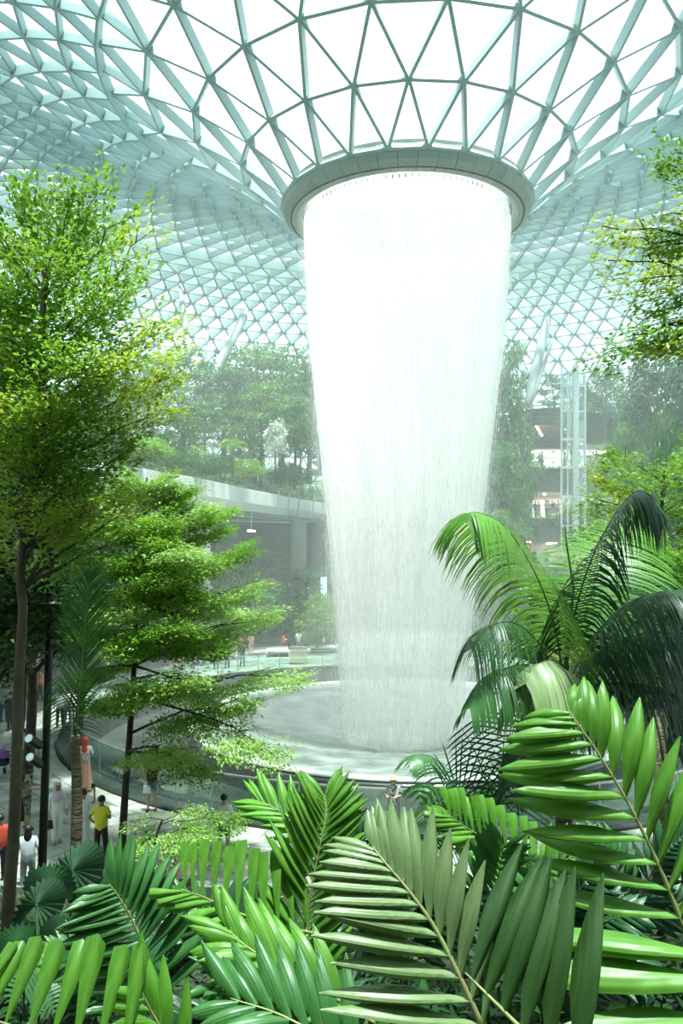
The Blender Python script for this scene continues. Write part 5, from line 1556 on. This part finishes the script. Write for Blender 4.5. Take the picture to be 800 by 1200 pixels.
        for s in (-1, 1):
            hp, kn, an = J['h%d' % s]; a = len(tv)
            q1 = Vector(hp).lerp(Vector(kn), min(1, leglen*2)); tv += [tuple(Vector(hp)-Vector((0,0,.03))), tuple(q1)]; trr += [.098,.074]; te += [(1,a),(a,a+1)]
            if leglen > .5: tv.append(tuple(Vector(kn).lerp(Vector(an), leglen*2-1))); trr.append(.058); te.append((a+1,a+2))
        skin_obj('shorts' if leglen <= .5 else 'trousers', tv, te, trr, CL[bottom], e, 1)
    # shoes
    for s in (-1, 1):
        hp, kn, an = J['h%d' % s]; mb = MB(); ell(mb, (an[0], an[1]+.05, .045), .045, .125, .042, 10, 6); mb.build('shoe', CL['black' if bottom != 'white' else 'grey'], e, smooth=True, local=True)
    # face
    for s in (-1, 1):
        mb = MB(); ell(mb, (hc.x+s*.032, hc.y+.088, hc.z+.005), .012, .008, .008, 8, 5); mb.build('eye', CL['hair'], e, local=True)
        mb = MB(); ell(mb, (hc.x+s*.080, hc.y, hc.z-.01), .012, .022, .032, 8, 5)
        if not hijab: mb.build('ear', SK[skin], e, smooth=True, local=True)
    mb = MB(); ell(mb, (hc.x, hc.y+.10, hc.z-.018), .013, .020, .024, 8, 5); mb.build('nose', SK[skin], e, smooth=True, local=True)
    mb = MB(); ell(mb, (hc.x, hc.y+.090, hc.z-.055), .022, .008, .006, 8, 4); mb.build('mouth', CL['pink'], e, local=True)
    if hijab:
        mb = MB(); n = 20
        pr = [(.125,.03,.03),(.11,.085,.10),(.05,.108,.125),(-.03,.105,.118),(-.10,.095,.105),(-.15,.13,.125),(-.24,.19,.15),(-.34,.17,.15)]
        for (z, rx, ry) in pr:
            for i in range(n):
                a = 2*math.pi*i/n; y = ry*math.sin(a); 
                if -.11 < z < .08 and math.sin(a) > .75: y = ry*.70
                mb.v.append((hc.x+rx*math.cos(a), hc.y-.015+y+(.02 if z < -.14 else 0), hc.z+z))
        for j in range(len(pr)-1):
            for i in range(n):
                if 2 <= j <= 3 and 3 <= i <= 6: continue
                mb.f.append((j*n+i, (j+1)*n+i, (j+1)*n+(i+1)%n, j*n+(i+1)%n))
        mb.f.append(tuple(range(n)))
        mb.build('headscarf', CL[hijab], e, smooth=True, local=True)
    elif hair:
        mb = MB(); ell(mb, (hc.x, hc.y-.022, hc.z+.028), .098, .108, .105, 14, 9, 0, .62); mb.build('hair', CL['hair'], e, smooth=True, local=True)
        if hair == 'long':
            mb = MB(); ell(mb, (hc.x, hc.y-.085, hc.z-.12), .095, .05, .20, 14, 9); mb.build('hair_back', CL['hair'], e, smooth=True, local=True)
        elif hair == 'bun':
            mb = MB(); ell(mb, (hc.x, hc.y-.10, hc.z+.09), .05, .05, .05, 10, 7); mb.build('hair_bun', CL['hair'], e, smooth=True, local=True)
    if hat:
        mb = MB(); ell(mb, (hc.x, hc.y-.01, hc.z+.05), .105, .115, .10, 16, 6, 0, .5); mb.tube([Vector((hc.x, hc.y, hc.z+.045)), Vector((hc.x, hc.y, hc.z+.06))], .17, 20); mb.build('hat', CL[hat], e, smooth=False, local=True)
    if phone:
        h = J['R'][3]; mb = MB(); mb.box(h.x-.11, h.x-.02, h.y+.05, h.y+.06, h.z+.0, h.z+.15)
        o = mb.build('phone', CL['black'], None, local=True); o.matrix_world = wm(e); tag(o, 'black phone held up by ' + phone, 'phone')
    if bag:
        h = J['R'][3]; mb = MB(); mb.box(-.11,.11,-.05,.05,-.22,0)
        v2 = [(x*(1.15 if z < -.1 else .9), y, z) for x, y, z in mb.v]; mb.v = v2
        o = empty('handbag', wm(e) @ (h+Vector((0,0,-.13))), rz, label=bag[1], cat='bag')
        mb.build('bag_body', CL[bag[0]], o, local=True)
        mb = MB(); mb.tube([Vector((-.07,0,-.01)), Vector((-.05,0,.12)), Vector((.05,0,.12)), Vector((.07,0,-.01))], .009, 6); mb.build('strap', CL[bag[0]], o, local=True)
    return e
def at0(px_, py_): 
    p = atz(px_, py_, 0.02); return p
PI = math.pi
TOW = PI      # facing the camera; rz=0 faces away (+Y)
person(at0(99,927), .15, 'woman in long peach skirt, checked top and red headscarf, seen from behind', H=1.72, top='check', bottom='peach', skirt=True, sleeve=.9, hijab='red', armL='bent', armR='bent')
person(at0(66,988), -2.5, 'woman in white tunic, white trousers and lavender headscarf', H=1.62, top='white', bottom='white', sleeve=.95, hijab='lavender', armL='down', armR='down', bag=('black','black handbag carried by the woman in white and lavender'))
person(at0(97,1000), -.15, 'person in white dress raising both arms to take a photo, seen from behind', H=1.64, top='white', bottom='white', dress=True, skirt=True, sleeve=.3, hair='bun', armL='up', armR='up', phone='the person in the white dress')
person(at0(118,1012), -.1, 'man in bright yellow shirt and black trousers, seen from behind', H=1.68, top='yellow', bottom='black', sleeve=.35, hair='short', armL='hip', armR='bent', skin='b')
person(at0(178,950), PI-.2, 'girl in black t-shirt and denim shorts looking down beside the balustrade', H=1.60, top='black', bottom='denim', sleeve=.3, leglen=.33, hair='long', armL='down', armR='hip', head_down=.05, bag=('white','white bag held by the girl in denim shorts'))
person(at0(31,972), -1.35, 'person in camouflage shirt and shorts holding both hands forward beside the lamp post', H=1.68, top='camo', bottom='camo', sleeve=.4, leglen=.6, hair='short', armL='fwd', armR='fwd')
person(at0(26,912), .3, 'person in pale blue shirt walking away behind the foreground trunk', H=1.7, top='blue', bottom='grey', sleeve=.4, hair='short', skin='b')
person(at0(31,940), 1.2, 'person in white t-shirt bending between the trunk and the lamp post', H=1.6, top='white', bottom='black', sleeve=.4, hair='short', lean=.35, head_down=.05)
person(at0(32,1052), .2, 'person in off-white shirt with dark hair seen from behind at the lower left', H=1.62, top='offwhite', bottom='grey', sleeve=.5, hair='long')
person(at0(-1,1035), .6, 'person in red shirt at the left edge of the plaza', H=1.6, top='red', bottom='black', sleeve=.5, hair='short')
person(at0(217,1052), .1, 'person in pink top standing behind the palm leaves on the plaza', H=1.62, top='pink', bottom='pink', sleeve=.3, skirt=True, leglen=.6, hair='short')
person(at0(262,1008), .0, 'person in dark shorts half hidden by pale leaves right of the pink top', H=1.65, top='white', bottom='navy', sleeve=.4, leglen=.4, hair='short')
person(at0(461,978), PI-.3, 'visitor in checked shirt and straw hat at the near balustrade', H=1.6, top='plaid', bottom='grey', sleeve=.5, hair='short', hat='straw', armL='bent', armR='bent')
# walkway at upper left
for (x, y, rz, lab, kw) in ((37,790,.4,'person in white shirt on the far left walkway above the others',dict(top='white',bottom='grey')),
    (43,792,-.3,'second person in pale top beside the white shirt on the far left walkway',dict(top='offwhite',bottom='white')),
    (47,822,2.4,'person with orange top near the lamp post, mid-left walkway',dict(top='orange',bottom='black')),
    (34,838,1.1,'child in dark top on the mid-left walkway',dict(top='black',bottom='offwhite',H=1.25)),
    (70,853,.2,'person in white top and black trousers left of the balustrade start',dict(top='white',bottom='black')),
    (79,850,-.4,'person in blue jeans next to the black-trousered one by the balustrade',dict(top='check',bottom='denim')),
    (12,856,.9,'person in black clothes pushing a stroller at the left edge',dict(top='black',bottom='black',armL='fwd',armR='fwd')),
    (4,846,-.2,'person in grey top at the left edge behind the stroller pusher',dict(top='grey',bottom='navy'))):
    person(at0(x,y), rz, lab, fingers=False, **kw)
# stroller
sp = at0(2, 912)
e = empty('stroller', sp, .8, label='black stroller with purple hood at the left edge', cat='stroller')
mb = MB(); ell(mb, (0,0,.75), .26,.36,.26, 14, 8, 0, .5); mb.build('hood', cloth('purple_cloth', (.22,.08,.28)), e, local=True, smooth=True)
mb = MB(); ell(mb, (0,.05,.62), .25,.42,.20, 14, 8, .45, 1); mb.build('seat', CL['black'], e, local=True, smooth=True)
mb = MB()
for s in (-1,1):
    mb.tube([(s*.25,.38,.12),(s*.24,0,.6),(s*.22,-.45,1.0)], .014, 6); mb.tube([(s*.25,-.35,.12),(s*.24,0,.55)], .014, 6)
mb.tube([(-.22,-.45,1.0),(.22,-.45,1.0)], .016, 6); mb.build('frame', M['blackmetal'], e, local=True)
for s in (-1,1):
    for y in (-.36,.4):
        mb = MB(); mb.tube([(s*.25,y,.13),(s*.28,y,.13)], .12, 14); mb.build('wheel', CL['black'], e, local=True)
# far side of the basin
far = [(207,783,'black','orange','orange',0,'person in orange top at the far balustrade behind the layered tree'),(215,785,'peach','peach','orange',.4,'person in tan clothes beside the orange top at the far balustrade'),
 (226,784,'black','grey','',-.5,'child in black top at the far balustrade'),(244,783,'camo','white','',1.0,'person with white trousers at the far balustrade left part'),
 (253,784,'offwhite','black','',-.3,'person in pale top and black trousers at the far balustrade'),(266,783,'denim','navy','',.2,'person in blue shirt left of the woman with spread arms'),
 (284,781,'black','denim','wide',PI,'woman in black top with both arms spread along the far handrail'),(281,770,'red','black','',.5,'person in red top behind the woman with spread arms'),
 (294,768,'pink','pink','',-.2,'person in pink further behind the woman with spread arms')]
for (x, y, tp_, bt, arm, rz, lab) in far:
    p = at0(x, y)
    if (Vector((p.x-CX, p.y-CY)).length) < R_RAIL+.8:
        d_ = Vector((p.x-CX, p.y-CY)).normalized()*(R_RAIL+.85); p = Vector((CX+d_.x, CY+d_.y, .02))
    person(p, rz, lab, top=tp_, bottom=bt, fingers=False, armL='wide' if arm == 'wide' else 'bent', armR='wide' if arm == 'wide' else 'down', sleeve=.4, H=1.2 if 'child' in lab else 1.62)
for (x, d, z, tp_, bt, rz, lab) in ((350, 60.3, .03, 'white', 'grey', PI, 'person in white shirt sitting behind the beige stand'), (332, 58.5, .5, 'red', 'black', -1.4, 'person in red top sitting on the ledge left of the beige stand'),
    (384, 66.4, 1.3, 'grey', 'black', PI, 'person in grey top sitting on the stepped ledge beside the waterfall'), (388, 71.4, 2.1, 'check', 'black', PI, 'person in light patterned top sitting on the highest ledge'),
    (379, 60.4, .5, 'yellow', 'green', 1.2, 'child in lime yellow sitting on the low ledge beside the waterfall')):
    p = P(x, 700, d); p.z = z if z < .1 else z
    person(p, rz, lab, top=tp_, bottom=bt, fingers=False, sit=(z > .1), armL='bent', armR='bent', sleeve=.5, H=1.1 if 'child' in lab else 1.65)
for (x, y, tp_, lab) in ((487, 776, 'white', 'person in white seen faintly through the middle of the falling water'), (515, 777, 'offwhite', 'pair member in white seen faintly through the water, right of the single one'), (521, 777, 'white', 'rightmost white-clad figure seen faintly through the water'), (640, 775, 'pink', 'person in pink far behind the drooping palm')):
    person(at0(x, y-1), PI, lab, top=tp_, bottom='grey', fingers=False)
# crowd on the balconies: four kinds copied
pro = [person((0,0,0), 0, 'x', top=a, bottom=b, fingers=False, armL=c, armR='bent', sleeve=.4) for a, b, c in (('white','navy','bent'),('black','grey','down'),('pink','black','bent'),('offwhite','black','hip'))]
spots = [(x, 549) for x in (616, 620, 632, 635, 662, 671, 675, 679, 695, 699)] + [(x, 607) for x in (613,619,622,627,631,640,643,647,650,654,662,669,680,683,687,692,699,704)] + [(640,664),(626,664)]
for i, (x, y) in enumerate(spots):
    q = i % 4
    b = P(x, y, DB+.35)
    o = pro[q] if i < 4 else copy_tree(pro[q])
    o.location = b; o.rotation_euler = (0, 0, PI + rnd.uniform(-.9,.9)); sc_ = rnd.uniform(.92,1.06); o.scale = (sc_, sc_, sc_)
    lv = {549: 'upper', 607: 'middle', 664: 'lower'}[y]
    k_ = [s_ for j_, s_ in enumerate(spots) if j_ % 4 == q and s_[1] == y].index((x, y)); n_k = len([1 for j_, s_ in enumerate(spots) if j_ % 4 == q and s_[1] == y])
    od = ['leftmost','second from left','third from left','fourth from left','fifth from left'][k_] if n_k > 1 else 'the only one'
    tag(o, ('visitor in white top leaning on the %s balcony rail','visitor in black top on the %s balcony','visitor in pink top on the %s balcony','visitor in pale top with hand on hip, %s balcony')[q] % lv + ', ' + od + (' of them' if n_k > 1 else ''), 'person', 'visitors along the %s balcony' % lv)
# ---------------------------------------------------------------- mist in the hall
hz = bpy.data.materials.new('mist'); hz.use_nodes = True
nt = hz.node_tree; nt.nodes.remove(nt.nodes['Principled BSDF'])
vs_ = nt.nodes.new('ShaderNodeVolumeScatter'); vs_.inputs['Color'].default_value=(.93,1.0,.975,1); vs_.inputs['Density'].default_value=MIST; vs_.inputs['Anisotropy'].default_value=.0
nt.links.new(vs_.outputs[0], nt.nodes['Material Output'].inputs['Volume'])
m_ = MB()
m_.arc_slab(CX, 58.0, [(.01,.06),(33,.06),(33,15),(30,24),(24,26.5),(.01,26.5)], 0, 2*math.pi, 48)
hzo = m_.build('mist', hz, None)
tag(hzo, 'thin white mist filling the hall around the waterfall', 'mist', kind='stuff')
